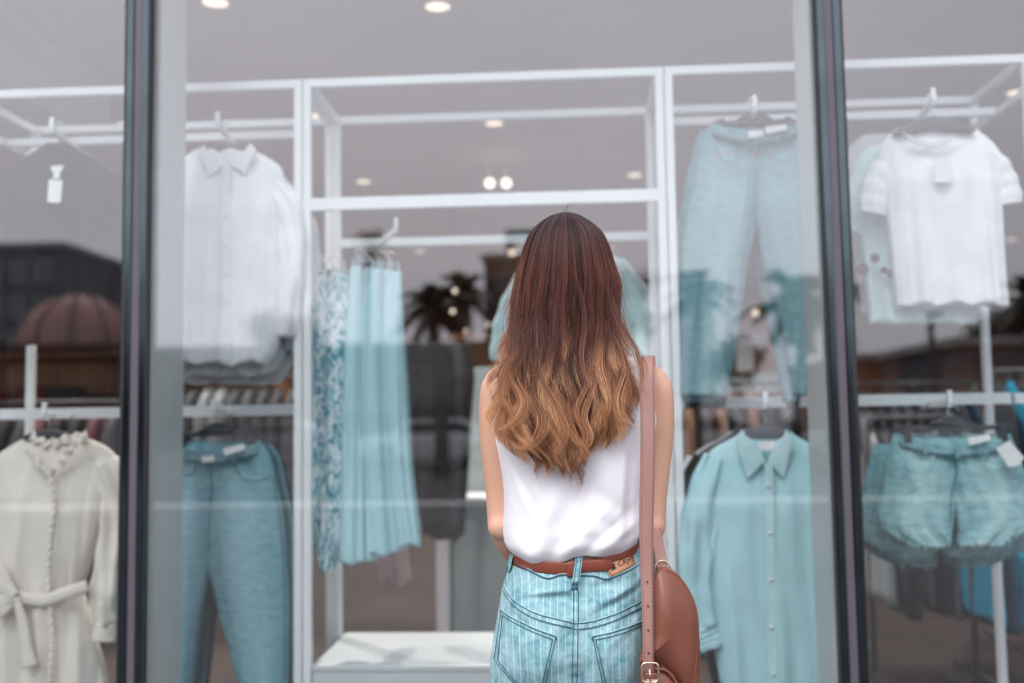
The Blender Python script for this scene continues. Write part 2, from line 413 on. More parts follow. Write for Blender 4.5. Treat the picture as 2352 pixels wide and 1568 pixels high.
# ------------------------------------------------------------------ white display frames
YF, YB = 3.30, 3.73
TB = .027
def zof(px, py, Y): return P(px, py, Y)[2]
ZT = zof(1176, 168, YF)
xA1 = P(707, 700, YF)[0]; xA0 = P(686, 700, YF)[0]
xB0 = P(1527, 700, YF)[0]; xB1 = P(1549, 700, YF)[0]
ZM = zof(1176, 458, YF)
ZP = zof(900, 1525, YF)
def beams(t, x0, x1, zt, names=('top_beam',)):
    pass
def frame_unit(label, x0, x1, zl, bars, bot=0.0):
    t = thing('display_rack', label, 'display frame', (x0, YF, 0), 'white display frames')
    for x in (x0, x1):
        MB().bar((x, YF, 0.003), (x, YF, ZT), TB, TB).build('post', M['white_metal'], t, False, .003)
        MB().bar((x, YB, 0.003), (x, YB, ZT), TB, TB).build('post', M['white_metal'], t, False, .003)
        MB().bar((x, YF+TB/2, ZT-TB/2-.002), (x, YB-TB/2, ZT-TB/2-.002), TB-.002, TB-.002).build('side_beam', M['white_metal'], t, False)
    for y in (YF, YB):
        MB().bar((x0+TB/2, y, ZT-TB/2-.001), (x1-TB/2, y, ZT-TB/2-.001), TB-.001, TB).build('top_beam', M['white_metal'], t, False)
    for (y, z, h) in bars:
        MB().bar((x0+TB/2, y, z), (x1-TB/2, y, z), TB-.003, h).build('rail', M['white_metal'], t, False)
    return t
YR = 3.52
ZR = zof(550, 313, YR)
ZL = zof(500, 943, YR-.02)
xL = P(70, 900, YB)[0]; xR = P(2264, 800, YB)[0]
lf = frame_unit('white tube display frame with the white shirt and mid blue jeans', xL, xA0, 0, [(YR, ZR, TB), (YR, ZL, .038)])
cf = frame_unit('tall white centre display frame standing on the plinth', xA1, xB0, 0, [(YF, ZM, .040), (YB, zof(1120, 551, YB), .03)])
rf = frame_unit('white tube display frame with the pale jeans and denim shorts', xB1, xR, 0, [(YR, ZR, TB), (YR, ZL, .038)])
# side arms run out past the side posts
for t, x in ((lf, xL), (rf, xR)):
    MB().bar((x, YR-.25, ZR), (x, YB-TB/2, ZR), TB-.004, TB-.004).build('side_rail', M['white_metal'], t, False)
    MB().bar((x+(-.04 if x < 0 else .07), YR, ZL-.001), (x, YR, ZL-.001), TB-.004, .036).build('rail_end', M['white_metal'], t, False)
# slanting side tubes at the far right
a = P(2352, 132, YF+.02); 
pl = thing('plinth', 'low white box plinth at the foot of the centre frame', 'plinth', ((xA1+xB0)/2, YF, 0))
MB().box(xA1+TB/2+.004, xB0-TB/2-.004, YF-.008, YB+.06, .003, ZP-.02).build('plinth_box', M['plinth'], pl, False, .003)
MB().box(xA1+TB/2+.002, xB0-TB/2-.002, YF-.012, YB+.064, ZP-.02, ZP).build('top_board', M['plinth'], pl, False, .003)

# face-out arms
def arm(tip, far, Y0, Y1, label, z=None):
    a = P(*tip, Y0); b = a.copy(); b[1] = Y1; b[0] = P(*far, Y1)[0]
    b[2] = a[2]-.0
    t = thing('display_rail', label, 'display rail', a, 'face-out display rails')
    MB().bar(a+(0, 0, -.02), b+(0, 0, -.02), .014, .022).build('arm_bar', M['white_metal'], t, False, .002)
    MB().bar(a+(0, 0, -.02), a+(0, 0, .022), .014, .014).build('end_stop', M['white_metal'], t, False, .002)
    return a, b
ARM = {}
for k, tip, far, lab in (('g1', (120, 285), (215, 330), 'white face-out rail above the grey top with tag'), ('g2', (500, 272), (560, 318), 'white face-out rail above the white button shirt'),
                    ('g3', (1733, 235), (1716, 275), 'white face-out rail above the pale jeans'), ('g4', (2143, 218), (2078, 270), 'white face-out rail above the white T-shirt')):
    ARM[k] = arm(tip, far, 3.20, 3.62, lab)
for k, tip, far, lab in (('h1', (102, 940), (180, 945), 'white face-out rail above the cream dress'), ('h2', (490, 932), (540, 938), 'white face-out rail above the mid blue jeans'),
                    ('h3', (1758, 915), (1740, 922), 'white face-out rail above the long aqua shirt'), ('h4', (2181, 912), (2120, 920), 'white face-out rail above the denim shorts')):
    ARM[k] = arm(tip, far, 3.22, 3.62, lab)
ARM['c1'] = arm((910, 515), (860, 560), 3.45, 3.80, 'short white face-out rail above the aqua dresses')

# ------------------------------------------------------------------ garments
def hanger(px, py, Y, wpx, label, clips=False, droop=30, hook=60):
    c = P(px, py, Y); s = Y/F
    t = thing('clothes_hanger', label, 'hanger', c, 'charcoal clothes hangers')
    w_ = wpx*s
    if not clips:
        xs = np.linspace(-1, 1, 25)
        top = [(c[0]+w_*x, c[2]-droop*s*abs(x)**1.5) for x in xs]
        bot = [(c[0]+w_*x, c[2]-droop*s*abs(x)**1.5-s*(6+24*(1-abs(x)**2.2))) for x in xs[::-1]]
        MB().prism(top+bot, Y-.012, Y+.012).build('hanger_bar', M['hanger'], t, True, .004)
    else:
        MB().bar(c+(-w_, 0, 0), c+(w_, 0, 0), .016, .016).build('hanger_bar', M['hanger'], t, False, .004)
        xs = np.linspace(-.45, .45, 13)
        top = [(c[0]+w_*x, c[2]+.03*(1-(x/.45)**2)+.006) for x in xs]; bot = [(c[0]+w_*x, c[2]+.004) for x in xs[::-1]]
        MB().prism(top+bot, Y-.008, Y+.008).build('centre_arch', M['hanger'], t, True)
        for q in (-.8, .8):
            MB().box(c[0]+q*w_-.012, c[0]+q*w_+.012, Y-.02, Y+.02, c[2]-.045, c[2]+.012).build('clip', M['hanger'], t, False, .003)
    hk = [(0, 0, 0), (0, 0, hook*s*.45), (-.012, 0, hook*s*.6), (-.016, 0, hook*s*.8), (0, 0, hook*s), (.016, 0, hook*s*.85), (.017, 0, hook*s*.72)]
    MB().tube(curve([tuple(c+np.array(h)) for h in hk], 24), .0022, 6).build('hook', M['steel'], t)
    return t

def cloth(mb, rows, Y, d=.05, folds=(), seed=0, N=96, Mr=64, hem=0.0, closed=True, amp0=.15, asym=1.0, sq=.85, sag=None):
    """hanging cloth body through picture rows (py, pxL, pxR) in the plane Y"""
    r = np.array(rows, float); t = np.linspace(0, 1, Mr)
    ts = (r[:, 0]-r[0, 0])/(r[-1, 0]-r[0, 0])
    py = r[0, 0]+t*(r[-1, 0]-r[0, 0]); L = cr(t, ts, r[:, 1]); R = cr(t, ts, r[:, 2])
    rg = np.random.default_rng(seed); G = []
    ph = rg.uniform(0, 6.28, 12); hemn = rg.uniform(-1, 1, N)
    hemn = (hemn+np.roll(hemn, 1)+np.roll(hemn, 2))/3
    a = np.arange(N)*2*PI/N
    for i in range(Mr):
        A = P(L[i], py[i], Y); B = P(R[i], py[i], Y)
        c = (A+B)/2; w_ = max((B[0]-A[0])/2, .004)
        ca, sa = np.cos(a), np.sin(a)
        x = np.sign(ca)*np.abs(ca)**sq; y = np.sign(sa)*np.abs(sa)**sq
        dd = d*min(1, .25+2.5*t[i])
        amp = amp0+(1-amp0)*t[i]
        disp = np.zeros(N)
        for k, (A_, K, dr) in enumerate(folds):
            disp += A_*np.sin(K*x*w_*2*PI+ph[k]+dr*t[i]+1.3*math.sin(3*t[i]+ph[k+4]))*amp
        front = np.where(sa < 0, 1, .6)
        yy = Y + y*dd*asym + disp*front*(np.abs(sa)**.35)
        xx = c[0]+x*w_+disp*.35*np.sign(ca)*(1-np.abs(sa))
        z = np.full(N, c[2]) + (B[2]-A[2])*x/2
        if sag:
            pxv = L[i]+(R[i]-L[i])*(x+1)/2
            z = z - np.where(sa < 0, sag[2]*Y/F*np.clip(1-((pxv-sag[0])/sag[1])**2, 0, 1)*(1-t[i])**6*np.minimum(1, -sa*3), 0)
        mb.att += list(np.exp(-(x/.62)**2)*np.clip(t[i]*5+.25, 0, 1)*np.where(sa < 0, 1, .3)*(1-.35*t[i]))
        if hem and i > Mr-8: z = z + hemn*hem*(i-Mr+8)/8 
        if hem: z = z + hem*.9*np.sin(K0(folds)*x*w_*2*PI+ph[0])*t[i]**6
        G.append(np.stack([xx, yy, z], 1))
    mb.rings(G, closed)
    return mb
def K0(f): return f[0][1] if f else 6
def sleeve(mb, path, rads, Y, flat=.6, N=40, M_=40, seed=0, wr=.004):
    r = np.array([(px, py, (p[2] if len(p) > 2 else 0)) for p in path for px, py in [p[:2]]], float)
    pts = []
    for p in path:
        yy = Y+(p[2] if len(p) > 2 else 0); pts.append(P(p[0], p[1], yy))
    pts = curve(pts, M_); rr = np.interp(np.linspace(0, 1, M_), np.linspace(0, 1, len(rads)), rads)*Y/F
    rg = np.random.default_rng(seed); T = np.gradient(pts, axis=0); T /= np.linalg.norm(T, axis=1)[:, None]
    G = []; a = np.arange(N)*2*PI/N; ph = rg.uniform(0, 6.28, 6)
    for i in range(M_):
        rgt = np.cross(T[i], (0, 1, 0)); rgt /= np.linalg.norm(rgt); u = np.array((0, 1., 0))
        w_ = rr[i]*(1+.05*math.sin(i*.7+ph[0])); 
        dis = wr*np.sin(4*a+ph[1]+i*.12)+wr*.8*np.sin(7*a+ph[2]-i*.2)
        G.append(pts[i]+(np.cos(a)*w_)[:, None]*rgt+((np.sin(a)*w_*flat+dis))[:, None]*u)
    mb.rings(G, True); return mb
FD = ((.008, 9, 2.0), (.005, 17, -3.0), (.003, 31, 5.0))
FS = ((.008, 10, 1.0), (.005, 21, -2.0), (.0025, 37, 3.0))
FL = ((.004, 8, 2.0), (.0025, 19, -4.0), (.002, 33, 6.0))

def patch(mb, px0, px1, py0, py1, Y, off=.0, th=.0012):
    a = P(px0, py0, Y); b = P(px1, py1, Y)
    return mb.box(min(a[0], b[0]), max(a[0], b[0]), Y-th, Y+th, min(a[2], b[2]), max(a[2], b[2]))
def ppoly(mb, pts, Y, th=.002):
    q = [P(a, b, Y) for a, b in pts]
    return mb.prism([(p[0], p[2]) for p in q], Y-th, Y+th)
def pline(mb, pts, Y, r=.0015, n=30):
    return mb.tube(curve(PP(pts, Y), n), r, 6)

Y0 = 3.30
# --- G1 grey top with tag, upper left
g1 = thing('grey_top', 'slate grey long sleeved top with a white tag', 'top', P(130, 330, Y0))
m = MB(); cloth(m, [(330, 105, 160), (345, 85, 185), (375, 45, 230), (420, 0, 280), (520, -15, 300), (650, -20, 305), (790, -25, 300)], Y0, .05, FD, 3, hem=.004)
m.build('torso', M['grey_cloth'], g1)
m = MB(); sleeve(m, [(25, 420), (-20, 520), (-40, 640), (-45, 760)], [30, 36, 30, 24], Y0, seed=1).build('sleeve', M['grey_cloth'], g1)
m = MB(); sleeve(m, [(250, 410), (292, 500), (312, 620), (318, 760)], [30, 36, 30, 24], Y0, seed=2).build('sleeve', M['grey_cloth'], g1)
hanger(135, 328, Y0, 75, 'charcoal hanger inside the grey top', hook=50)
ppoly(MB(), [(118, 382), (146, 380), (142, 393), (137, 398), (137, 410), (122, 410), (124, 396), (118, 392)], Y0-.062).build('tag_loop', M['paper'], g1, False)
ppoly(MB(), [(113, 412), (144, 414), (140, 462), (133, 467), (109, 464)], Y0-.064).build('price_tag', M['paper'], g1, False)

# --- G2 white button shirt and the ones behind
def shirtA(name, label, dx, dy, Y, mm, cat='shirt', full=True, seed=11):
    t = thing(name, label, cat, P(520+dx, 340+dy, Y))
    m = MB(); cloth(m, [(338+dy, 465+dx, 560+dx), (350+dy, 440+dx, 590+dx), (372+dy, 418+dx, 632+dx), (420+dy, 398+dx, 655+dx), (520+dy, 390+dx, 650+dx), (680+dy, 380+dx, 652+dx), (790+dy, 372+dx, 640+dx), (835+dy, 385+dx, 615+dx)], Y, .06, FD, seed, hem=.008)
    m.build('torso', mm, t)
    m = MB(); sleeve(m, [(612+dx, 400+dy), (662+dx, 480+dy, -.01), (672+dx, 600+dy, -.02), (662+dx, 700+dy, -.02), (655+dx, 775+dy, -.01)], [24, 36, 34, 30, 26], Y, seed=seed+1, wr=.006).build('sleeve', mm, t)
    m = MB(); sleeve(m, [(420+dx, 395+dy), (382+dx, 480+dy), (372+dx, 600+dy), (368+dx, 775+dy)], [34, 40, 34, 26], Y, seed=seed+2).build('sleeve', mm, t)
    if full:
        for q in ([(470, 333), (455, 345), (482, 408), (512, 382), (500, 360), (476, 348)], [(575, 330), (590, 345), (562, 400), (528, 378), (545, 360), (560, 348)]):
            ppoly(MB(), [(a+dx, b+dy) for a, b in q], Y-.045, .006).build('collar', mm, t, False, .003)
        ppoly(MB(), [(512, 384), (528, 380), (530, 825), (512, 825)], Y-.066, .002).build('placket', mm, t, False)
        for k in range(6):
            c = P(521, 430+k*66, Y-.069); MB().tube([c, c+(0, -.003, 0)], .0055, 10).build('button', M['paper'], t)
    return t
shirtA('white_shirt', 'white button shirt with a pointed collar hanging in front', 0, 0, Y0, M['white_cloth'])
hanger(515, 330, Y0-.005, 62, 'charcoal hanger inside the white button shirt', droop=12, hook=50)
shirtA('white_shirt', 'off white shirt directly behind the white button shirt', 15, 28, Y0+.08, M['white_cloth2'], full=False, seed=21)
shirtA('white_shirt', 'rearmost off white shirt of the stack, its hem lowest', 30, 44, Y0+.17, M['white_cloth2'], full=False, seed=31)

# --- trousers
def jeans(name, label, W, Y, mm, seed, d=.042, cat='jeans', group=None):
    """two trouser legs that run together above the crotch"""
    t = thing(name, label, cat, P((W['top'][0][1]+W['top'][0][2])/2, W['top'][0][0], Y), group)
    m = MB(); cy, cx = W['crotch']; lg = W['legs']
    def inner(py):
        s = (py-W['top'][0][0])/max(1, cy-W['top'][0][0]); return cx+(1-s)*0
    for side in (0, 1):
        rr = [(p, a, cx+9) if side == 0 else (p, cx-9, e) for p, a, e in W['top'] if p < cy-25]
        rr.append((cy-8, np.interp(cy-8, [q[0] for q in lg], [q[1] for q in lg]), cx+5) if side == 0 else (cy-8, cx-5, np.interp(cy-8, [q[0] for q in lg], [q[4] for q in lg])))
        rr += [(p, a, b) if side == 0 else (p, c_, e) for p, a, b, c_, e in lg if p > cy+10]
        cloth(m, rr, Y, d, ((.005, 9, 3), (.003, 21, -6), (.0015, 40, 9)), seed+side+1, N=72, Mr=90, amp0=.5, sq=.7, sag=((W['top'][0][1]+W['top'][0][2])/2, (W['top'][0][2]-W['top'][0][1])/2, 26))
    m.build('trousers', mm, t)
    return t
dk = mat('seam thread', (.02, .06, .08), .8)
# G3 pale jeans upper right
W3 = dict(top=[(285, 1632, 1832), (300, 1625, 1838), (360, 1608, 1858), (420, 1594, 1870), (455, 1588, 1874)], crotch=(505, 1733),
          legs=[(400, 1600, 1737, 1731, 1866), (470, 1585, 1740, 1728, 1878), (520, 1576, 1736, 1738, 1880), (600, 1568, 1718, 1752, 1885), (700, 1563, 1704, 1778, 1880), (800, 1560, 1690, 1800, 1868), (908, 1560, 1668, 1822, 1852)])
j3 = jeans('jeans', 'pale washed jeans hanging from clips in the upper row', W3, Y0, M['denim_light'], 40)
def band(t, px0, px1, py, sag, h, Y, mm, d=.04):
    u = np.linspace(-.98, .98, 40); G = []
    for q in np.linspace(0, 1, 5):
        row = []
        for a in u:
            p = P((px0+px1)/2+(px1-px0)/2*a*(1+.02*q), py+sag*(1-a*a)+h*q, Y); p[1] = Y-.006-d*math.sqrt(1-a*a)**.8-.002*math.sin(a*19); row.append(p)
        G.append(row)
    G = np.array(G); o = MB().sheet(G, (0, .003, 0)).build('waistband', mm, t)
    MB().tube(G[-1]-(0, .001, 0), .0022, 5).build('stitching', M['denim_teal'], o)
    for a in (-.55, 0, .5):
        i = int((a+.98)/1.96*39); MB().bar(G[0][i]+(0, -.004, .004), G[-1][i]+(0, -.004, -.006), .010, .003).build('belt_loop', mm, o, False)
def jd(t, Y, items):
    for i_, (nm, kind, pts, mt) in enumerate(items):
        m = MB(); Y -= .0035 if nm != 'waistband' else 0
        if kind == 'l': pline(m, pts, Y, .0023)
        elif kind == 'p': ppoly(m, pts, Y, .003)
        m.build(nm, mt, t, kind == 'l')
jd(j3, Y0-.046, [('size_label', 'p', [(1718, 302), (1752, 298), (1754, 312), (1720, 318)], M['paper']),
                 ('size_label', 'p', [(1757, 292), (1805, 286), (1808, 298), (1760, 308)], M['paper']), ('fly_seam', 'l', [(1735, 318), (1737, 380), (1730, 450), (1728, 500)], M['denim_mid']),
                 ('pocket_seam', 'l', [(1640, 330), (1655, 365), (1690, 372), (1715, 340)], M['denim_mid']), ('pocket_seam', 'l', [(1765, 340), (1790, 372), (1830, 360)], M['denim_mid'])])
for q in ((1690, 358), (1672, 352), (1768, 358), (1735, 355), (1650, 355)):
    c = P(*q, Y0-.058); MB().tube([c, c+(0, -.004, 0)], .006, 8).build('rivet', mat('copper rivet', (.5, .25, .2), .4, metal=.6) if 'copper rivet' not in bpy.data.materials else bpy.data.materials['copper rivet'], j3)
band(j3, 1632, 1832, 287, 24, 24, Y0, M['denim_light'])
hanger(1732, 282, Y0, 95, 'charcoal clip hanger holding the pale jeans', clips=True, hook=60)
def shift(W, dx, dy, sc=1.0):
    f = lambda r: tuple([r[0]+dy]+[v+dx for v in r[1:]])
    return dict(top=[f(r) for r in W['top']], crotch=(W['crotch'][0]+dy, W['crotch'][1]+dx), legs=[f(r) for r in W['legs']])
jeans('jeans', 'dark blue jeans right behind the pale jeans', shift(W3, -22, 14), Y0+.10, M['denim_mid'], 45)
W3b = shift(W3, 10, 30); W3b['legs'] = [(a, b, c_-14, max(c_-6, d_-26), e-30) for a, b, c_, d_, e in W3b['legs']]
jeans('jeans', 'black jeans behind the pale jeans, seen between the legs', W3b, Y0+.22, M['denim_dark'], 48)

# --- G4 T-shirts upper right
def tee(name, label, dx, dy, Y, mm, seed, cat='T-shirt', short=1.0):
    t = thing(name, label, cat, P(2143+dx, 300+dy, Y))
    m = MB(); cloth(m, [(296+dy, 2060+dx, 2240+dx), (312+dy, 2040+dx, 2262+dx), (340+dy, 2020+dx, 2290+dx), (400+dy, 2018+dx, 2300+dx), (480+dy, 2030+dx, 2302+dx), (560+dy, 2040+dx, 2305+dx), (640+dy, 2050+dx, 2310+dx), (702+dy, 2058+dx, 2316+dx)], Y, .055, FS, seed, hem=.006)
    m.build('torso', mm, t)
    MB_ = MB(); sleeve(MB_, [(2072+dx, 360+dy), (2035+dx, 398+dy), (2012+dx, 448+dy), (2004+dx, 492+dy)], [30, 38, 36, 33], Y, .5, seed=seed+2, wr=.0015).build('sleeve', mm, t)
    MB_ = MB(); sleeve(MB_, [(2248+dx, 352+dy), (2286+dx, 388+dy), (2308+dx, 430+dy), (2316+dx, 470+dy)], [30, 36, 34, 32], Y, .5, seed=seed+3, wr=.0015).build('sleeve', mm, t)
    return t
tt = tee('white_t_shirt', 'white short sleeved T-shirt with a price tag at the neck', 0, 0, Y0, M['white_cloth'], 60)
hanger(2143, 268, Y0-.03, 92, 'grey hanger showing in the neck of the white T-shirt', droop=34, hook=55)
ppoly(MB(), [(2070, 302), (2100, 318), (2143, 328), (2185, 320), (2215, 298), (2198, 312), (2180, 330), (2143, 342), (2098, 330)], Y0-.058, .004).build('neck_rib', M['white_cloth2'], tt, False, .002)
ppoly(MB(), [(2145, 366), (2175, 364), (2184, 372), (2185, 418), (2146, 420)], Y0-.075, .002).build('price_tag', M['paper'], tt, False)
tee('cream_t_shirt', 'cream ribbed T-shirt half hidden behind the white T-shirt', -78, 14, Y0+.20, M['white_cloth2'], 70)
tk = tee('sheer_blouse', 'pale blouse with big dark round buttons behind the T-shirts', -60, 40, Y0+.10, M['aqua3'], 80, 'blouse')
for q, r_ in (((1982, 618), 14), ((2010, 592), 11), ((2048, 628), 11), ((2030, 620), 8)):
    c = P(*q, Y0+.025); MB().sphere(c, (r_*Y0/F, .01, r_*Y0/F)).build('big_button', M['black_cloth'], tk)

# --- G5 cream dress lower left
g5 = thing('cream_dress', 'cream belted dress with ruffled collar and placket', 'dress', P(110, 1000, Y0))
m = MB(); cloth(m, [(1003, 60, 190), (1015, 40, 225), (1040, 0, 262), (1100, -25, 262), (1200, -15, 235), (1300, 0, 205), (1352, 10, 190), (1400, 0, 205), (1480, -15, 225), (1575, -30, 245)], Y0, .07, ((.010, 8, 1), (.006, 17, -2), (.004, 33, 3)), 90, hem=.012)
m.build('dress_body', M['cream_cloth'], g5)
m = MB(); sleeve(m, [(240, 1060), (264, 1130, -.01), (262, 1220, -.02), (250, 1320, -.03), (240, 1400, -.04), (244, 1432, -.04)], [34, 38, 36, 34, 36, 28], Y0, .7, seed=5, wr=.007).build('sleeve', M['cream_cloth'], g5)
m = MB(); sleeve(m, [(244, 1428, -.04), (242, 1452, -.04), (240, 1470, -.04)], [29, 28, 28], Y0, .7, seed=6, wr=.001).build('cuff', M['cream_cloth'], g5)
m = MB(); sleeve(m, [(0, 1060), (-40, 1130), (-60, 1250), (-60, 1430)], [34, 38, 36, 28], Y0, .7, seed=7).build('sleeve', M['cream_cloth'], g5)
def ruffle(mb, pts, Y, wpx, waves, n=120, amp=.012):
    c = curve(PP(pts, Y), n); T = np.gradient(c, axis=0); T /= np.linalg.norm(T, axis=1)[:, None]
    s = Y/F; G = []
    for k in range(5):
        u = (k/4-.5)*2
        nrm = np.cross(T, (0, 1, 0)); w_ = wpx*s*(.75+.25*np.sin(np.linspace(0, waves*6.28, n)+u))
        y = amp*np.sin(np.linspace(0, waves*6.28*1.3, n)+u*1.2)*abs(u)
        G.append(c+nrm*(u*w_)[:, None]/1+np.stack([0*y, y, 0*y], 1))
    return mb.sheet(np.array(G).transpose(1, 0, 2), (0, .002, 0))
ruffle(MB(), [(62, 1030), (85, 1062), (112, 1085), (140, 1062), (170, 1020), (200, 1002)], Y0-.070, 10, 6, amp=.004).build('collar_ruffle', M['cream_cloth'], g5)
ruffle(MB(), [(70, 1002), (110, 1018), (150, 1010), (200, 998)], Y0-.03, 14, 5, amp=.007).build('collar_ruffle', M['cream_cloth'], g5)
ruffle(MB(), [(112, 1075), (122, 1160), (112, 1260), (110, 1350), (118, 1450), (112, 1570)], Y0-.082, 6, 20, 200, .003).build('placket_ruffle', M['cream_cloth'], g5)
MB().tube(curve(PP([(-40, 1365), (30, 1368), (100, 1378), (160, 1358), (200, 1345)], Y0-.085), 40), .020, 10, flat=.35, up=(0, 1, 0)).build('waist_tie', M['cream_cloth'], g5)
for q in ([(35, 1368), (8, 1320), (-5, 1300), (0, 1330), (30, 1372)], [(35, 1368), (10, 1400), (-8, 1410), (5, 1385), (32, 1366)], [(35, 1372), (50, 1420), (62, 1500), (70, 1530)]):
    MB().tube(curve(PP(q, Y0-.10), 30), np.linspace(.012, .026, 30), 10, flat=.3, up=(0, 1, 0)).build('bow_ribbon', M['cream_cloth'], g5)
hanger(112, 985, Y0-.01, 62, 'charcoal hanger inside the cream dress', droop=16, hook=40)

# --- G6 mid blue jeans lower left
W6 = dict(top=[(1012, 398, 598), (1030, 392, 612), (1100, 382, 632), (1180, 374, 648), (1225, 371, 653)], crotch=(1300, 478),
          legs=[(1170, 376, 484, 478, 646), (1265, 370, 486, 478, 655), (1330, 366, 478, 486, 660), (1420, 362, 460, 508, 662), (1500, 360, 450, 530, 662), (1620, 362, 438, 560, 655), (1750, 366, 430, 575, 650)])
j6 = jeans('jeans', 'mid blue jeans in front, hanging in the lower row', W6, Y0, M['denim_mid'], 100)
jd(j6, Y0-.048, [('fly_seam', 'l', [(482, 1040), (486, 1120), (482, 1180), (478, 1260)], M['denim_teal']), 
                 ('pocket_seam', 'l', [(392, 1070), (420, 1090), (440, 1090), (452, 1060)], M['denim_teal']), ('pocket_seam', 'l', [(535, 1062), (560, 1100), (600, 1102), (625, 1090)], M['denim_teal']),
                 ('size_label', 'p', [(512, 1030), (560, 1018), (562, 1032), (516, 1046)], M['paper']), ('size_label', 'p', [(462, 1048), (490, 1044), (492, 1058), (466, 1062)], M['paper']),
                 ('side_seam', 'l', [(628, 1100), (644, 1200), (652, 1330), (652, 1560)], M['denim_teal'])])
band(j6, 398, 598, 1014, 24, 24, Y0, M['denim_light'])
hanger(500, 996, Y0, 105, 'black clip hanger holding the mid blue jeans', clips=True, hook=45)
for k, (mm, lab) in enumerate(((M['denim_teal'], 'second pair in the stack behind the mid blue jeans'), (M['denim_mid'], 'third pair in the stack behind the mid blue jeans'), (M['denim_dark'], 'rearmost dark pair behind the mid blue jeans'))):
    jeans('jeans', lab, shift(W6, 14+10*k, 4+4*k), Y0+.09+.08*k, mm, 110+5*k)

# --- G7 aqua shirt lower right
def shirtB(name, label, dx, dy, Y, mm, seed, full=False, cat='shirt', long=1575):
    t = thing(name, label, cat, P(1755+dx, 1000+dy, Y))
    m = MB(); cloth(m, [(985+dy, 1712+dx, 1808+dx), (1002+dy, 1688+dx, 1832+dx), (1028+dy, 1640+dx, 1875+dx), (1080+dy, 1622+dx, 1892+dx), (1200+dy, 1612+dx, 1905+dx), (1350+dy, 1618+dx, 1915+dx), (1480+dy, 1640+dx, 1920+dx), (long+dy, 1655+dx, 1915+dx)], Y, .07, ((.010, 7, 1), (.006, 14, -2), (.002, 31, 3)), seed, hem=.01)
    m.build('torso', mm, t)
    m = MB(); sleeve(m, [(1648+dx, 1050+dy), (1618+dx, 1140+dy, -.02), (1600+dx, 1260+dy, -.03), (1600+dx, 1380+dy, -.03), (1615+dx, 1440+dy, -.03)], [34, 42, 40, 36, 34], Y, .6, seed=seed+1, wr=.008).build('sleeve', mm, t)
    m = MB(); sleeve(m, [(1612+dx, 1436+dy, -.03), (1622+dx, 1462+dy, -.03), (1630+dx, 1486+dy, -.03)], [33, 31, 31], Y, .6, seed=seed+1, wr=.001).build('cuff', mm, t)
    m = MB(); sleeve(m, [(1860+dx, 1050+dy), (1900+dx, 1140+dy), (1930+dx, 1260+dy), (1950+dx, 1400+dy), (1965+dx, 1475+dy)], [34, 40, 38, 32, 28], Y, .6, seed=seed+3).build('sleeve', mm, t)
    return t
s7 = shirtB('aqua_shirt', 'long aqua button shirt with a pointed collar', 0, 0, Y0, M['aqua'], 130)
for q in ([(1705, 985), (1688, 1008), (1716, 1100), (1758, 1058), (1738, 1020), (1715, 1002)], [(1805, 985), (1822, 1008), (1800, 1100), (1762, 1058), (1784, 1020), (1800, 1000)]):
    ppoly(MB(), q, Y0-.062, .004).build('collar', M['aqua2'], s7, False, .003)
ppoly(MB(), [(1740, 1015), (1780, 1012), (1778, 1032), (1744, 1034)], Y0-.066, .001).build('size_label', M['paper'], s7, False)
ppoly(MB(), [(1755, 1062), (1775, 1062), (1786, 1580), (1764, 1580)], Y0-.078, .002).build('placket', M['aqua2'], s7, False)
for k in range(5):
    c = P(1765+k*2.6, 1115+k*108, Y0-.082); MB().tube([c, c+(0, -.003, 0)], .006, 10).build('button', M['paper'], s7)
hanger(1758, 975, Y0-.02, 52, 'charcoal hanger inside the long aqua shirt', droop=14, hook=45)
shirtB('black_shirt', 'black shirt edging out behind the aqua shirt', -22, 2, Y0+.09, M['black_cloth'], 140)
shirtB('white_shirt', 'white shirt two places behind the aqua shirt', -38, 6, Y0+.17, M['white_cloth'], 145, long=1500)
shirtB('teal_shirt', 'teal shirt at the rear of the aqua shirt stack', 4, 20, Y0+.26, M['denim_light'], 150, long=1560)

# --- G8 shorts
def shorts(label, dx, dy, Y, mm, seed, sc=1.0):
    cx = 2185+dx
    f = lambda v: cx+(v-2185)*sc+0
    t = thing('denim_shorts', label, 'shorts', P(cx, 1000+dy, Y))
    m = MB()
    FSH = ((.005, 9, 3), (.004, 19, -5), (.002, 43, 7))
    cloth(m, [(995+dy, f(2052), f(2199)), (1060+dy, f(2034), f(2199)), (1130+dy, f(2024), f(2196)), (1190+dy, f(2014), f(2190)), (1216+dy, f(2030), f(2187)), (1252+dy, f(2098), f(2182))], Y, .03, FSH, seed, amp0=.6, sq=.72, hem=.004, sag=(cx, 128, 26))
    cloth(m, [(995+dy, f(2181), f(2320)), (1060+dy, f(2181), f(2345)), (1130+dy, f(2185), f(2368)), (1180+dy, f(2192), f(2386)), (1210+dy, f(2197), f(2376)), (1250+dy, f(2202), f(2300))], Y, .03, FSH, seed+1, amp0=.6, sq=.72, hem=.004, sag=(cx, 128, 26))
    m.build('shorts_body', mm, t)
    fr = MB(); rg = np.random.default_rng(seed)
    for (xa, ya, xb, yb) in ((2020, 1205, 2095, 1250), (2095, 1250, 2180, 1252), (2204, 1250, 2300, 1250), (2300, 1250, 2380, 1198)):
        for k in range(34 if dx == 0 and dy == 0 else 16):
            u = rg.random(); a = P(f(xa+(xb-xa)*u), ya+(yb-ya)*u+dy-3, Y-.05); b = P(f(xa+(xb-xa)*u+rg.normal(0, 3)), ya+(yb-ya)*u+dy+rg.uniform(3, 16), Y-.052)
            fr.tube([a, b], .0009, 3)
    fr.build('frayed_hem', M['fray'], t)
    return t
s8 = shorts('front pair of bleached denim shorts with a white tag', 0, 0, Y0-.02, M['denim_short'], 160)
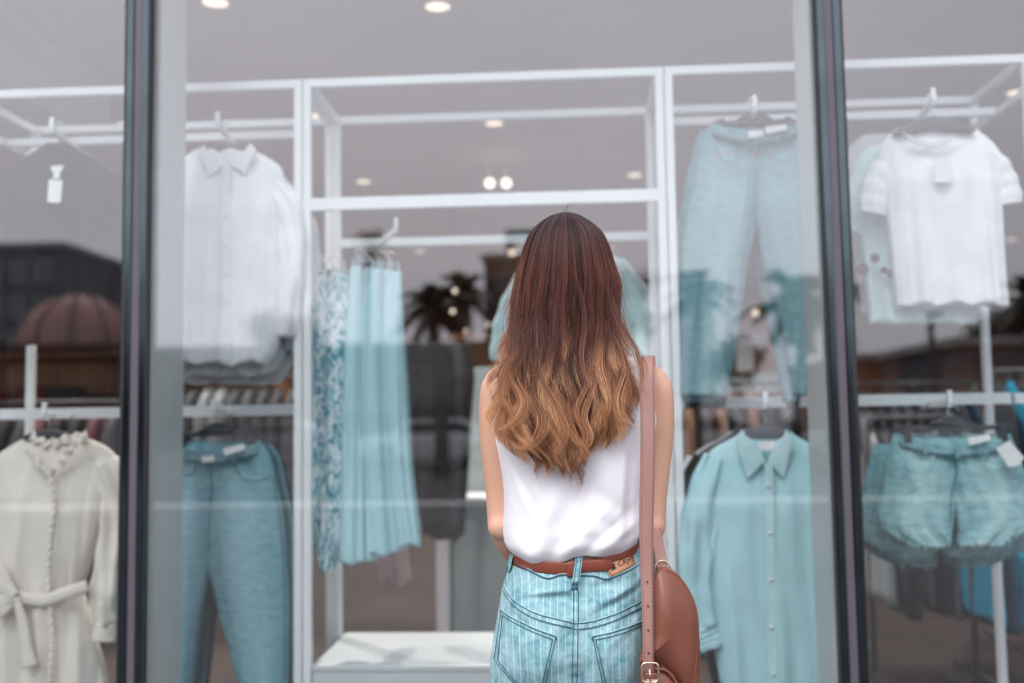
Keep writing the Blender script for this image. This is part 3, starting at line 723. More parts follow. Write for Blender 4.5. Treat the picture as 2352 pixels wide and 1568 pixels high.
jd(s8, Y0-.060, [('fly_seam', 'l', [(2192, 1045), (2196, 1090), (2186, 1130), (2182, 1200)], M['denim_teal']), ('pocket_seam', 'l', [(2075, 1050), (2095, 1080), (2130, 1078), (2145, 1045)], M['fray']),
                 ('pocket_seam', 'l', [(2255, 1045), (2270, 1078), (2300, 1084), (2335, 1078)], M['fray']), ('size_label', 'p', [(2222, 1006), (2272, 996), (2274, 1010), (2225, 1022)], M['paper']), ('rip', 'p', [(2088, 1086), (2104, 1098), (2110, 1108), (2095, 1102)], M['fray'])])
ppoly(MB(), [(2288, 1030), (2318, 1012), (2352, 1050), (2340, 1068), (2316, 1072)], Y0-.095, .003).build('price_tag', M['paper'], s8, False)
band(s8, 2062, 2318, 997, 24, 24, Y0-.02, M['denim_short'], .034)
hanger(2190, 982, Y0-.03, 130, 'black clip hanger holding the bleached denim shorts', clips=True, hook=50)
shorts('second pair of denim shorts behind the bleached pair', -36, 24, Y0+.07, M['denim_short'], 170, 1.06)
shorts('rearmost pair of denim shorts, with the lowest hem', -30, 46, Y0+.15, M['denim_light'], 180, 1.06)

# --- centre: print dress, aqua dresses, aqua shirt behind the woman
def dress(name, label, rows, Y, mm, seed, d=.05, hem=.012, folds=FS, cat='dress'):
    t = thing(name, label, cat, P((rows[0][1]+rows[0][2])/2, rows[0][0], Y))
    m = MB(); cloth(m, rows, Y, d, folds, seed, hem=hem); m.build('cloth', mm, t)
    s_ = Y/F
    for q in (.25, .75):
        px = rows[0][1]*(1-q)+rows[0][2]*q
        a = P(px, rows[0][0]+2, Y); MB().bar(a, a+(0, 0, 26*s_), .006, .003).build('strap', mm, t, False)
    return t
YD = 3.45
dress('print_dress', 'teal and white leaf print dress in the centre frame', [(622, 724, 812), (650, 712, 820), (720, 700, 820), (760, 706, 812), (850, 696, 812), (950, 706, 804), (1100, 712, 806), (1200, 718, 796), (1255, 724, 786), (1300, 738, 762)], YD, M['floral'], 200, .05, .02, ((.012, 14, 1), (.008, 27, -2), (.004, 41, 3)))
for k in range(5):
    dress('aqua_dress', ('first', 'second', 'third', 'fourth', 'fifth')[k]+' long aqua dress counted from the leaf print dress',
          [(612+k*3, 806+k*22, 830+k*23), (680, 800+k*21, 832+k*23), (900, 790+k*24, 836+k*25), (1100, 784+k*28, 842+k*27), (1290-k*10, 780+k*34, 842+k*32)], YD-.02+.03*(k % 2), M['aqua2'] if k % 2 else M['aqua'], 210+k, .05, .005, ((.008, 16, .5), (.005, 29, -1), (.002, 47, 1)))
dress('aqua_dress', 'shorter teal dress hem poking out behind the aqua dresses', [(700, 880, 925), (900, 900, 940), (1080, 915, 950), (1225, 925, 968)], YD+.22, M['denim_light'], 220, .04, .01)
dress('pink_skirt', 'dusty pink skirt hem below the aqua dresses', [(1150, 850, 925), (1240, 860, 935), (1335, 872, 945)], YD+.9, M['pink'], 221, .04, .02, FS, 'skirt')
hanger(765, 618, YD, 40, 'dark hanger above the leaf print dress', droop=8, hook=30)
for k in range(4): hanger(825+k*24, 600+k*2, YD+.02*k, 14, 'dark hanger above the aqua dresses, '+('nearest the print dress', 'second from the print dress', 'third from the print dress', 'fourth from the print dress')[k], droop=4, hook=28)
s11 = thing('aqua_raglan_shirt', 'pale aqua shirt hanging behind the hair of the woman', 'shirt', P(1310, 600, 3.9))
m = MB(); cloth(m, [(582, 1270, 1400), (592, 1240, 1420), (640, 1215, 1445), (720, 1200, 1460), (860, 1195, 1465), (1000, 1195, 1465), (1060, 1200, 1460)], 3.9, .06, FS, 230, hem=.008); m.build('torso', M['aqua3'], s11)
sleeve(MB(), [(1235, 610), (1195, 680), (1168, 760), (1158, 830)], [28, 36, 38, 34], 3.9, seed=8).build('sleeve', M['aqua3'], s11)
sleeve(MB(), [(1410, 608), (1450, 670), (1478, 750), (1490, 830)], [28, 36, 40, 38], 3.9, seed=9).build('sleeve', M['aqua3'], s11)
MB().tube([P(1325, 580, 3.9), P(1325, 545, 3.8)], .003, 8).build('hanging_hook', M['steel'], s11)

# ------------------------------------------------------------------ shop interior further back
def rack(label, x0, x1, y, z, mats, n, seed, cat='clothes rack', length=.95, items='hanging_garment', inames=('garment',)):
    t = thing('clothes_rack', label, cat, ((x0+x1)/2, y, 0))
    MB().tube([(x0, y, z), (x1, y, z)], .014).build('rail', M['darkfix'], t)
    for x in (x0, x1):
        MB().tube([(x, y, .003), (x, y, z)], .014).build('upright', M['darkfix'], t)
        MB().bar((x, y-.25, .02), (x, y+.25, .02), .03, .03).build('foot', M['darkfix'], t, False)
    rg = np.random.default_rng(seed)
    for k in range(n):
        x = x0+(x1-x0)*(k+.5)/n; L = length*rg.uniform(.88, 1.06); wd = (x1-x0)/n*rg.uniform(.42, .6)
        G = []; nn = 40; a = np.arange(nn)*2*PI/nn
        for i in range(16):
            q = i/15; hw = .04+.17*min(1, q*6)+.03*q
            yy = y+hw*np.sin(a); xx = x+wd*(.5+.5*q)*np.cos(a)+.012*np.sin(5*a+q*2+k)*q
            G.append(np.stack([xx, yy, np.full(nn, z-.05-L*q)-.04*np.abs(np.sin(a))*(1-q)], 1))
        g_ = thing(items, label_g(label, k, n), inames[0], (x, y, z-.05), 'clothes on '+label)
        MB().rings(G).build('cloth', mats[int(rg.integers(len(mats)))], g_)
        MB().tube([(x, y, z-.055), (x, y, z+.016)], .003, 6).build('hook', M['steel'], g_)
ORD = ['first', 'second', 'third', 'fourth', 'fifth', 'sixth', 'seventh', 'eighth', 'ninth', 'tenth', 'eleventh', 'twelfth']
def label_g(lab, k, n): return ORD[k]+' hanging garment on the '+lab
def rackpx(label, pxL, pxR, y, pyTop, pyBot, mats, n, seed):
    a = P(pxL, pyTop, y); c_ = P(pxR, pyTop, y); q = P((pxL+pxR)/2, pyBot, y)
    rack(label, a[0], c_[0], y, (a[2]+c_[2])/2, [M[k] for k in mats], n, seed, length=(a[2]+c_[2])/2-.05-q[2])
rackpx('rack of grey trousers behind the denim shorts', 1985, 2215, 4.9, 960, 1400, ['greyjean', 'grey_light', 'charcoal_cloth'], 8, 2)
rackpx('rack of bright blue skirts at the lower right edge', 2225, 2430, 4.5, 1170, 1435, ['bluecloth', 'bluecloth', 'navycloth'], 7, 3)
rackpx('rack of navy coats at the right edge', 2275, 2480, 5.6, 850, 1230, ['navycloth', 'charcoal_cloth', 'bluecloth'], 7, 7)
rackpx('dark rack behind the cream dress', -160, 285, 5.9, 925, 1400, ['black_cloth', 'charcoal_cloth', 'plum_cloth', 'black_cloth'], 11, 4)
rackpx('rack of grey shirts behind the mid blue jeans', 395, 690, 6.1, 868, 1210, ['greyjean', 'charcoal_cloth', 'charcoal_cloth', 'black_cloth'], 9, 5)
rackpx('dark rack behind the pale jeans', 1560, 1880, 5.8, 880, 1260, ['black_cloth', 'charcoal_cloth', 'greyjean', 'tan_cloth'], 9, 6)
rackpx('low rack of dark trousers far behind the shorts', 1960, 2240, 7.2, 880, 1200, ['black_cloth', 'charcoal_cloth', 'navycloth'], 9, 8)
gp = thing('partition_panel', 'grey green partition panel beside the woman', 'partition', P(1100, 1200, 6.0)*np.array((1, 1, 0)))
a = P(1058, 845, 6.0); b = P(1345, 845, 6.0)
MB().box(a[0], b[0], 6.0, 6.12, 0, a[2]).build('panel', M['grey_panel'], gp, False, .006)
a2 = P(1003, 1150, 5.6); b2 = P(1032, 1150, 5.6); c2 = P(1115, 1150, 5.6)
cb = thing('display_cube', 'low grey display box in front of the partition panel', 'display box', (a2[0], 5.6, 0))
MB().box(a2[0], b2[0], 5.55, 5.75, 0, a2[2]).build('side_panel', M['wall_white'], cb, False, .004)
MB().box(b2[0]+.002, c2[0]+.3, 5.58, 5.95, 0, a2[2]-.002).build('box_body', M['grey_panel'], cb, False, .004)
MB().box(a2[0]-.01, c2[0]+.31, 5.54, 5.96, a2[2], a2[2]+.02).build('top_board', M['wall_white'], cb, False, .004)

def shelfunit(label, x0, x1, y, h, n, seed):
    t = thing('shelf_unit', label, 'shelving', ((x0+x1)/2, y, 0), 'wooden shelf units at the back')
    MB().box(x0, x1, y+.35, y+.38, 0.003, h).build('back_board', M['wood'], t, False)
    for x in (x0, x1-.03): MB().box(x, x+.03, y, y+.35, 0.003, h).build('side_board', M['wood'], t, False)
    for k in range(n+1):
        z = .1+(h-.15)*k/n
        MB().box(x0+.03, x1-.03, y, y+.35, z, z+.03).build('shelf', M['wood'], t, False)
    rg = np.random.default_rng(seed)
    for k in range(n):
        z = .13+(h-.15)*k/n
        x = x0+.08
        while x < x1-.35:
            if rg.random() < .8:
                mm = [M['black_cloth'], M['charcoal_cloth'], M['white_cloth2'], M['grey_cloth'], M['red'], M['aqua3']][int(rg.integers(6))]
                hh = rg.uniform(.08, .2); m_ = MB()
                nl = max(2, int(hh/.035))
                for l in range(nl): m_.box(x+rg.uniform(0, .01), x+.26+rg.uniform(0, .01), y+.03, y+.3, z+l*.035, z+l*.035+.032)
                t_ = m_.build('folded_stack', mm, None, False, .008)
                tag(t_, 'small folded pile of clothes, shelf %s, place %s on the %s' % (ORD[k], ORD[min(11, int((x-x0)/.3))], label.split(' shelf')[0]+' unit'), 'folded clothes', 'folded clothes on the back shelves')
            x += .3
shelfunit('wide wooden shelf unit at the back left', P(-60, 900, 9.2)[0], P(292, 900, 9.2)[0], 9.2, 1.93, 4, 1)
shelfunit('narrow wooden shelf unit at the back centre', P(1040, 900, 9.5)[0], P(1260, 900, 9.5)[0], 9.5, 2.05, 4, 2)
shelfunit('tall wooden shelf unit at the back right', P(1640, 900, 9.8)[0], P(1880, 900, 9.8)[0], 9.8, 2.35, 5, 3)
shelfunit('low wooden shelf unit behind the middle of the left frame', P(410, 900, 8.8)[0], P(640, 900, 8.8)[0], 8.8, 1.75, 4, 5)
# small warm lamps deep in the shop
for k, (px, py, Y, r) in enumerate(((1735, 718, 9.5, .05), (22, 708, 10, .045), (1045, 668, 9, .035), (1040, 715, 9.2, .035), (1175, 580, 9, .05), (1700, 770, 11, .035), (1745, 772, 11, .035),
                      (235, 992, 8, .05), (290, 995, 8, .05), (1120, 745, 10, .03), (1070, 760, 10, .03))):
    c = P(px, py, Y)
    t = thing('pendant_lamp', 'small warm pendant lamp '+('between the pale jeans legs', 'left edge above the brown shelves', 'upper one by the palm reflection', 'lower one by the palm reflection', 'by the crown of the hair', 'lowest left between the jeans legs', 'lowest right between the jeans legs', 'low behind the cream dress collar', 'low beside the left mullion', 'left of the aqua shirt sleeve', 'low beside the dark dresses')[k], 'pendant lamp', c)
    r *= .62
    MB().sphere(c, r).build('globe', M['glowwarm'], t)
    MB().tube([c+(0, 0, r), (c[0], c[1], CEIL)], .004, 6).build('cord', M['black'], t)
sg = P(1710, 815, 8.0)
t = thing('notice_board', 'small white notice seen between the pale jeans legs', 'notice', (sg[0], 8.0, 0))
a = P(1690, 780, 8.0); b = P(1732, 852, 8.0)
MB().box(a[0], b[0], 8.0, 8.01, b[2], a[2]).build('board', M['paper'], t, False)
MB().tube([(sg[0], 8.02, 0), (sg[0], 8.02, a[2])], .012).build('stand', M['darkfix'], t)
# dropped soffit at the upper left of the shop
M['soffit'] = mat('pale soffit paint', (.86, .90, .95), .8, var=.02)
so = MB().box(-8.4, -2.70, 3.05, 5.72, 2.88, CEIL-.002).build('ceiling_soffit', M['soffit'], None, False)
tag(so, 'pale dropped ceiling soffit at the upper left of the shop', 'soffit')
# dark dresses hanging square to the window left of the grey panel
for k_, (x_, y_, mm_, l_) in enumerate(((990, 5.15, 'black_cloth', 'nearest the aqua dresses'), (1015, 5.25, 'charcoal_cloth', 'in the middle'), (1035, 5.35, 'black_cloth', 'nearest the partition panel'))):
    dress('dark_dress', 'long dark dress beside the partition panel, '+l_, [(785, x_-56, x_+40), (796, x_-60, x_+44), (1000, x_-60, x_+44), (1200+14*k_, x_-62, x_+34)], y_, M[mm_], 240+k_, .05, .03)
# ================================================================== THE STREET BEHIND THE CAMERA (seen mirrored in the glass)
def windows(mb, x0, x1, y, z0, z1, nx, nz, w_=.55, h_=.55):
    for i in range(nx):
        for j in range(nz):
            cx = x0+(x1-x0)*(i+.5)/nx; cz = z0+(z1-z0)*(j+.5)/nz
            ww = (x1-x0)/nx*w_/2; hh = (z1-z0)/nz*h_/2
            yield cx-ww, cx+ww, cz-hh, cz+hh
def building(name, label, pxL, pxR, pyTop, Yv, depth, wall, nx, nz, flat=True, z0w=.6, cat='building', roof=None):
    a = RM(pxL, pyTop, Yv); b = RM(pxR, pyTop, Yv)
    z1 = (a[2]+b[2])/2; y = a[1]
    t = thing(name, label, cat, ((a[0]+b[0])/2, y, 0))
    MB().box(a[0], b[0], y-depth, y, -.1, z1).build('wall', wall, t, False)
    for (x0, x1, q0, q1) in windows(None, a[0]+.5, b[0]-.5, y, z0w, z1-.4, nx, nz):
        f = MB().box(x0-.06, x1+.06, y-.02, y+.05, q0-.06, q1+.06).build('window_frame', M['concrete'], t, False)
        MB().box(x0, x1, y+.052, y+.06, q0, q1).build('pane', M['glass_dark'], f, False)
    MB().box(a[0]-.2, b[0]+.2, y-depth-.2, y+.25, z1, z1+.25).build('roof', roof or M['concrete'], t, False)
    return t, a, b, z1
building('tower_block', 'dark brown tower block mirrored above the dome', -120, 146, 568, 62, 14, M['brick_dark'], 4, 5)
building('office_block', 'dark brown block mirrored behind the hair', 1112, 1330, 592, 55, 12, M['brick_dark'], 4, 5)
building('shop_row', 'low orange brown building mirrored below the white T-shirt', 1955, 2200, 826, 38, 10, M['roof_brown'], 4, 1, z0w=.9)
building('pale_house', 'pale rendered house mirrored behind the pale jeans', 1562, 1640, 700, 48, 8, M['lightwall'], 2, 3)
building('shed', 'dark blue grey shed mirrored at the right edge', 2205, 2520, 790, 30, 8, mat('blue grey cladding', (.05, .08, .11), .6), 3, 1, z0w=1.0)
building('warehouse', 'long low dark warehouse mirrored behind the aqua dresses', 300, 1120, 800, 60, 14, M['brick_dark'], 9, 1, z0w=1.2)
# the dome
cD = RM(108, 800, 46); rD = 158*46/F
dm = thing('domed_building', 'red brown ribbed dome building mirrored behind the cream dress', 'building', (cD[0], cD[1]-rD, 0))
cy_ = cD[1]-rD
R = []
for i in range(15):
    q = i/14*PI/2*.97; R.append([(cD[0]+rD*math.cos(q)*math.cos(k), cy_+rD*math.cos(q)*math.sin(k), cD[2]+rD*.93*math.sin(q)) for k in np.arange(48)*2*PI/48])
MB().rings(R).build('dome', M['dome'], dm)
R = [[(cD[0]+rD*.96*math.cos(k), cy_+rD*.96*math.sin(k), z) for k in np.arange(48)*2*PI/48] for z in (-.1, cD[2]-.3)]
MB().rings(R).build('drum_wall', M['brick_dark'], dm)
R = [[(cD[0]+rD*s_*math.cos(k), cy_+rD*s_*math.sin(k), cD[2]+z) for k in np.arange(48)*2*PI/48] for s_, z in ((1.06, -.45), (1.06, -.05), (.99, .05))]
MB().rings(R).build('cornice', M['brick_dark'], dm)
for j in range(12):
    k = j*2*PI/12+.2
    MB().tube([(cD[0]+1.01*rD*math.cos(q)*math.cos(k), cy_+1.01*rD*math.cos(q)*math.sin(k), cD[2]+1.01*rD*.93*math.sin(q)) for q in np.linspace(0, 1.5, 14)], .07, 6).build('rib', M['pole'], dm)
# poles and wires
up = RM(292, 612, 24)
t = thing('utility_pole', 'wooden utility pole with crossarms mirrored at the left mullion', 'utility pole', (up[0], up[1], 0))
MB().tube([(up[0], up[1], -.1), (up[0], up[1], up[2]+.25)], (.17, .11), 10).build('pole_shaft', M['pole'], t)
for dz, L in ((-.35, .65), (-.85, .45)):
    MB().bar((up[0]-L, up[1]+.1, up[2]+dz), (up[0]+L, up[1]+.1, up[2]+dz), .1, .12).build('crossarm', M['pole'], t, False)
MB().tube([(up[0]+.3, up[1]+.1, up[2]-1.5), (up[0]+.3, up[1]+.1, up[2]-.9)], .16).build('transformer', M['darkfix'], t)
for k, (z1, z2) in enumerate(((3.9, .1), (3.2, -.25), (2.2, -.6))):
    A = np.array((up[0], up[1]+.1, up[2]-.2+z2*.5)); B = np.array((up[0]-26, up[1]-6, up[2]+.1+z2))
    q = np.linspace(0, 1, 24); pts = A+(B-A)*q[:, None]; pts[:, 2] -= .9*4*q*(1-q)*.5
    tag(MB().tube(pts, .018, 5).build('overhead_wire', M['rubber'], None), ('top', 'middle', 'lowest')[k]+' overhead wire mirrored left of the utility pole', 'wire')
p2 = RM(2138, 735, 26)
t = thing('street_pole', 'slim dark pole mirrored below the white T-shirt', 'pole', (p2[0], p2[1], 0))
MB().tube([(p2[0], p2[1], -.1), (p2[0], p2[1], p2[2]+.1)], (.11, .07), 10).build('pole_shaft', M['pole'], t)
MB().bar((p2[0]-.1, p2[1], p2[2]+.12), (p2[0]+.3, p2[1], p2[2]+.16), .08, .1).build('lamp_head', M['pole'], t, False)
p3 = RM(1205, 538, 20); p3b = RM(1172, 600, 20)
t = thing('billboard', 'dark teal billboard on a post mirrored left of the hair crown', 'billboard', (p3b[0], p3b[1], 0))
a = RM(1160, 527, 20); b = RM(1248, 552, 20)
MB().box(a[0], b[0], a[1]-.12, a[1], b[2], a[2]).build('board', M['signteal'], t, False)
MB().tube([(p3b[0], p3b[1]-.06, -.1), (p3b[0], p3b[1]-.06, b[2])], .09).build('post', M['pole'], t)

def palm(label, px, py, Yv, rpx, n, seed, droop=1.0):
    c = RM(px, py, Yv); r = rpx*Yv/F; rg = np.random.default_rng(seed)
    t = thing('palm_tree', label, 'palm tree', (c[0], c[1], 0), 'mirrored palm trees')
    zz = np.linspace(0, 1, 14)
    MB().tube([(c[0]+.12*math.sin(q*3+seed), c[1], -.1+(c[2]+.1)*q) for q in zz], np.interp(zz, (0, .1, 1), (.26, .17, .13)), 10).build('trunk', M['bark'], t)
    m = MB()
    for k in range(n):
        az = k*2.399+rg.uniform(-.2, .2); el = rg.uniform(-.5, 1.35); L = r*rg.uniform(.85, 1.15)
        d = np.array((math.cos(az)*math.cos(el), math.sin(az)*math.cos(el), math.sin(el)))
        q = np.linspace(0, 1, 9); pts = c+d*L*q[:, None]; pts[:, 2] -= droop*L*.45*q**2
        m.tube(pts, np.linspace(.025, .006, 9), 4)
        T = np.gradient(pts, axis=0); T /= np.linalg.norm(T, axis=1)[:, None]
        for j in range(26):
            u = .12+.88*j/26; i = min(7, int(u*8)); p = pts[i]+(pts[i+1]-pts[i])*(u*8-i); tt_ = T[i]
            sd_ = np.cross(tt_, (0, 0, 1)); sd_ /= np.linalg.norm(sd_)+1e-9
            for s_ in (-1, 1):
                l = L*.30*(1-.5*abs(u-.4)); e = p+(sd_*s_*.75+tt_*.6+np.array((0, 0, -.35)))*l; wv = tt_*.042*(r/1.2)
                m.add([p-wv, p+wv, e], [(0, 1, 2)])
    m.build('crown', M['palm'], t, False)
palm('dark palm tree mirrored right of the aqua dresses, left of the pair', 1000, 700, 24, 100, 40, 1)
palm('brown palm tree mirrored right of the aqua dresses, nearer the hair', 1065, 680, 30, 98, 40, 2)
palm('tall slim palm mirrored above the aqua dresses', 850, 540, 40, 52, 14, 3, 1.6)
palm('palm tree mirrored over the left leg of the pale jeans', 1598, 665, 24, 82, 34, 4)
palm('palm tree mirrored over the right leg of the pale jeans', 1830, 690, 30, 125, 40, 5)
palm('palm tree mirrored at the right edge of the picture', 2372, 690, 26, 95, 36, 6)
palm('palm tree mirrored just right of the right mullion', 1925, 660, 34, 60, 24, 7)
def tree(label, px, py, Yv, rx, rz, seed, n=1500):
    c = RM(px, py, Yv); s_ = Yv/F; rg = np.random.default_rng(seed)
    t = thing('leafy_tree', label, 'tree', (c[0], c[1], 0))
    mt = MB(); mt.tube([(c[0], c[1], -.1), (c[0]+.1, c[1], c[2]*.5), (c[0], c[1], c[2])], (.28, .2, .1), 8)
    for k in range(6):
        az = k*1.05; e = c+np.array((math.cos(az)*rx*s_*.6, math.sin(az)*rx*s_*.6, rz*s_*rg.uniform(-.2, .5)))
        mt.tube([(c[0], c[1], c[2]*.6), (c+e)/2-(0, 0, .2), e], (.12, .07, .03), 6)
    mt.build('trunk', M['bark'], t)
    m = MB(); cl = rg.normal(0, .45, (26, 3))*(rx*s_, rx*s_, rz*s_)+c
    for k in range(n):
        p = cl[rg.integers(26)]+rg.normal(0, .17, 3)*rx*s_; a = rg.normal(0, 1, 3); a /= np.linalg.norm(a); b = np.cross(a, rg.normal(0, 1, 3)); b /= np.linalg.norm(b)
        l = .09+.1*rg.random(); m.add([p-a*l, p+b*l*.5, p+a*l, p-b*l*.5], [(0, 1, 2, 3)])
    m.build('crown', M['leaf'], t, False)
tree('bushy tree mirrored low behind the pale jeans', 1690, 830, 34, 70, 50, 11)
tree('broad tree mirrored under the right hand palm', 2300, 760, 40, 70, 55, 12)
tree('round tree mirrored behind the floral dress', 640, 770, 44, 90, 50, 13)
tree('dark tree mirrored beside the office block', 1440, 690, 44, 80, 80, 14)

def car(label, px, Yv, paint, yaw=0, L=4.4, van=False):
    c = RM(px, 1000, Yv); x, y = c[0], c[1]
    t = thing('parked_car', label, 'car', (x, y, -.16), 'cars parked across the lot')
    h = .95 if not van else 1.3
    pr = [(-L/2, .35), (-L/2, .8), (-L/2+.15, .92), (-L*.28, .98), (-L*.17, 1.38+(.45 if van else 0)), (L*.2 if not van else L*.46, 1.42+(.45 if van else 0)), (L*.36 if not van else L*.49, 1.0), (L/2-.05, .95), (L/2, .75), (L/2, .35)]
    arch = []
    for cx in (L*.31, -L*.31):
        arch += [(cx+.36*math.cos(q), .32+.36*math.sin(q)) for q in np.linspace(-.1, PI+.1, 9)]
    MB().prism([(x+a, -.16+b) for a, b in pr+[(q[0], q[1]) for q in arch]], y-.85, y+.85).build('body', paint, t, True, .03)
    MB().prism([(x+a, -.16+b) for a, b in ((-L*.245, 1.0), (-L*.155, 1.32), (L*.18, 1.34), (L*.31, 1.02))], y-.862, y+.862).build('side_windows', M['glass_dark'], t, False)
    for cx in (L*.31, -L*.31):
        for s_ in (-1, 1):
            w_ = MB().tube([(x+cx, y+s_*.68, .16), (x+cx, y+s_*.87, .16)], .32, 24).build('wheel', M['tyre'], t)
            MB().tube([(x+cx, y+s_*.85, .16), (x+cx, y+s_*.882, .16)], .2, 16).build('rim', M['carpaint_grey'], w_)
    for s_ in (-1, 1):
        MB().box(x-L/2-.01, x-L/2+.12, y+s_*.6-.16, y+s_*.6+.16, .47, .6).build('headlight', M['paper'], t, False, .02)
for px, Yv, p, lab, van in ((1000, 30, M['carpaint_white'], 'white car mirrored behind the dark clothes rack', False), (640, 33, M['carpaint_grey'], 'silver car mirrored behind the centre frame post', False),
                        (1600, 27, M['carpaint_white'], 'white van mirrored behind the left leg of the pale jeans', True), (2060, 26, M['carpaint_grey'], 'silver car mirrored above the denim shorts', False), (1340, 34, M['carpaint_white'], 'white car mirrored behind the woman', False)):
    car(lab, px, Yv, p, van=van)
# far ground beyond the lot
hd = MB(); rg = np.random.default_rng(5)
for k in range(5200):
    p = np.array((rg.uniform(-40, 40), -42+rg.normal(0, .35), rg.uniform(-.1, 1.0)))
    a = rg.normal(0, 1, 3); a /= np.linalg.norm(a); b = np.cross(a, rg.normal(0, 1, 3)); b /= np.linalg.norm(b); hd.add([p-a*.16, p+b*.08, p+a*.16, p-b*.08], [(0, 1, 2, 3)])
tag(hd.build('hedge', M['leaf'], None, False), 'long low hedge mirrored across the far side of the car park', 'hedge')
# ================================================================== THE WOMAN
YW = 1.95
SW = YW/F                       # metres per picture unit at the woman
wb = P(1318, 1275, YW)
person = thing('person', 'woman seen from behind in a white sleeveless top and striped denim, facing the shop window', 'person', (wb[0], YW, 0))
def wx(px, py=900): return P(px, py, YW)[0]
def wz(py, px=1318): return P(px, py, YW)[2]

# ---- body
bm_ = MB()
def body_ring(c, rx, ry, n=40, p=2.3):
    a = np.arange(n)*2*PI/n; ca, sa = np.cos(a), np.sin(a)
    return np.stack([c[0]+rx*np.sign(ca)*np.abs(ca)**(2/p), c[1]+ry*np.sign(sa)*np.abs(sa)**(2/p), np.full(n, c[2])], 1)
cxw = lambda py: wx(1318+(0 if py > 900 else 0), py)
tor = [(1420, 150, .095, 0), (1340, 145, .09, 0), (1270, 138, .085, .0), (1200, 134, .082, 0), (1100, 146, .088, 0), (1000, 160, .092, 0), (930, 168, .088, .005), (880, 172, .078, .01), (850, 165, .066, .012), (835, 140, .056, .012), (822, 95, .048, .012), (808, 62, .045, .01), (780, 48, .046, .012), (740, 45, .047, .02), (700, 45, .047, .03)]
bm_.rings([body_ring((wx(1322, a), YW+d, wz(a)), b*SW, c) for a, b, c, d in tor])
# head
HX, HZ, HY = wx(1303, 614), wz(612), YW+.035
V = []; n, mr = 40, 28; R = []
for i in range(mr+1):
    p = PI*(i+.15)/(mr+.3); R.append([])
    for k in range(n):
        a = k*2*PI/n; d = np.array((math.sin(p)*math.cos(a), math.sin(p)*math.sin(a), math.cos(p)))
        x, y, z = d[0]*.074, d[1]*.092, d[2]*.108
        if z < 0: x *= 1-.28*(-z/.108)**1.6; 
        if y > 0:
            face = max(0, d[1])
            y *= .97
            y += .014*math.exp(-((z+.018)/.016)**2-(x/.011)**2)*face      # nose
            y += .006*math.exp(-((z+.002)/.03)**2-(x/.007)**2)*face
            y -= .007*math.exp(-((z-.008)/.012)**2-((abs(x)-.030)/.014)**2)*face  # eye hollows
            y += .004*math.exp(-((z-.028)/.01)**2-((abs(x)-.03)/.02)**2)*face   # brow
            y += .005*math.exp(-((z+.050)/.008)**2-(x/.020)**2)*face       # lips
            y -= .003*math.exp(-((z+.0505)/.0018)**2-(x/.018)**2)*face
            y += .008*math.exp(-((z+.088)/.018)**2-(x/.022)**2)*face       # chin
            if z < -.03: y -= .0*0
        else:
            if z < -.03: y *= 1-.35*((-z-.03)/.078)
        R[-1].append((HX+x, HY+y, HZ+z))
bm_.rings(R[::-1])
for s_ in (-1, 1):      # ears
    bm_.sphere((HX+s_*.076, HY+.002, HZ-.012), (.008, .019, .031), 12, 8)
def limb(pts, rads, n=20, flat=1.0):
    p = curve(pts, 26); r = cr(np.linspace(0, 1, 26), np.linspace(0, 1, len(rads)), rads)
    bm_.tube(p, r, n, flat=flat)
def arm_(side):
    o = 1 if side > 0 else -1
    f = lambda px: px if side < 0 else 2648-px      # mirror about 1324
    q = lambda px, py, dy=0: P(f(px), py, YW)+(0, dy, 0)
    sh = [q(1176, 868, .008), q(1150, 884, .008), q(1142, 925, .01), q(1140, 1000, .012), q(1143, 1080, .014), q(1148, 1150, .015), q(1152, 1205, .014)]
    limb(sh, [.036, .0365, .0345, .0325, .0295, .0275, .0285])
    fo = [q(1152, 1205, .014), q(1163, 1238, .03), q(1188, 1282, .062), q(1222, 1330, .105), q(1252, 1362, .135)]
    limb(fo, [.0285, .0285, .0265, .0215, .0185], flat=1)
    el = q(1150, 1208, .004); bm_.sphere(el, (.026, .024, .027), 14, 10)
    # hand: palm, four fingers, thumb, clasped in front of the hips
    w_ = q(1252, 1362, .135); d = np.array((-o*.62, .38, -.42)); d /= np.linalg.norm(d)
    up_ = np.array((0, .55, .83)); up_ -= up_@d*d; up_ /= np.linalg.norm(up_); nr = np.cross(d, up_)
    pts = [w_-d*.012, w_+d*.02, w_+d*.05, w_+d*.085]; 
    bm_.tube(curve(pts, 10), np.interp(np.linspace(0, 1, 10), (0, .3, .7, 1), (.020, .027, .034, .032)), 16, flat=.42, up=nr)
    for k, (L, off) in enumerate(((.068, .024), (.075, .008), (.070, -.008), (.055, -.023))):
        b = w_+d*.078+up_*off; bend = np.array((0, .0, -1))*.012+np.cross(up_, d)*0
        dn = np.array((o*.1, -.55, -.25))
        p = [b, b+d*L*.4+dn*L*.08, b+d*L*.72+dn*L*.3, b+d*L*.85+dn*L*.65]
        bm_.tube(curve(p, 10), np.linspace(.0085, .0065, 10), 10)
    b = w_+d*.028+up_*.022; p = [b, b+up_*.022+d*.018, b+up_*.034+d*.040, b+up_*.036+d*.056]
    bm_.tube(curve(p, 10), np.linspace(.0105, .0072, 10), 10)
arm_(-1); arm_(1)
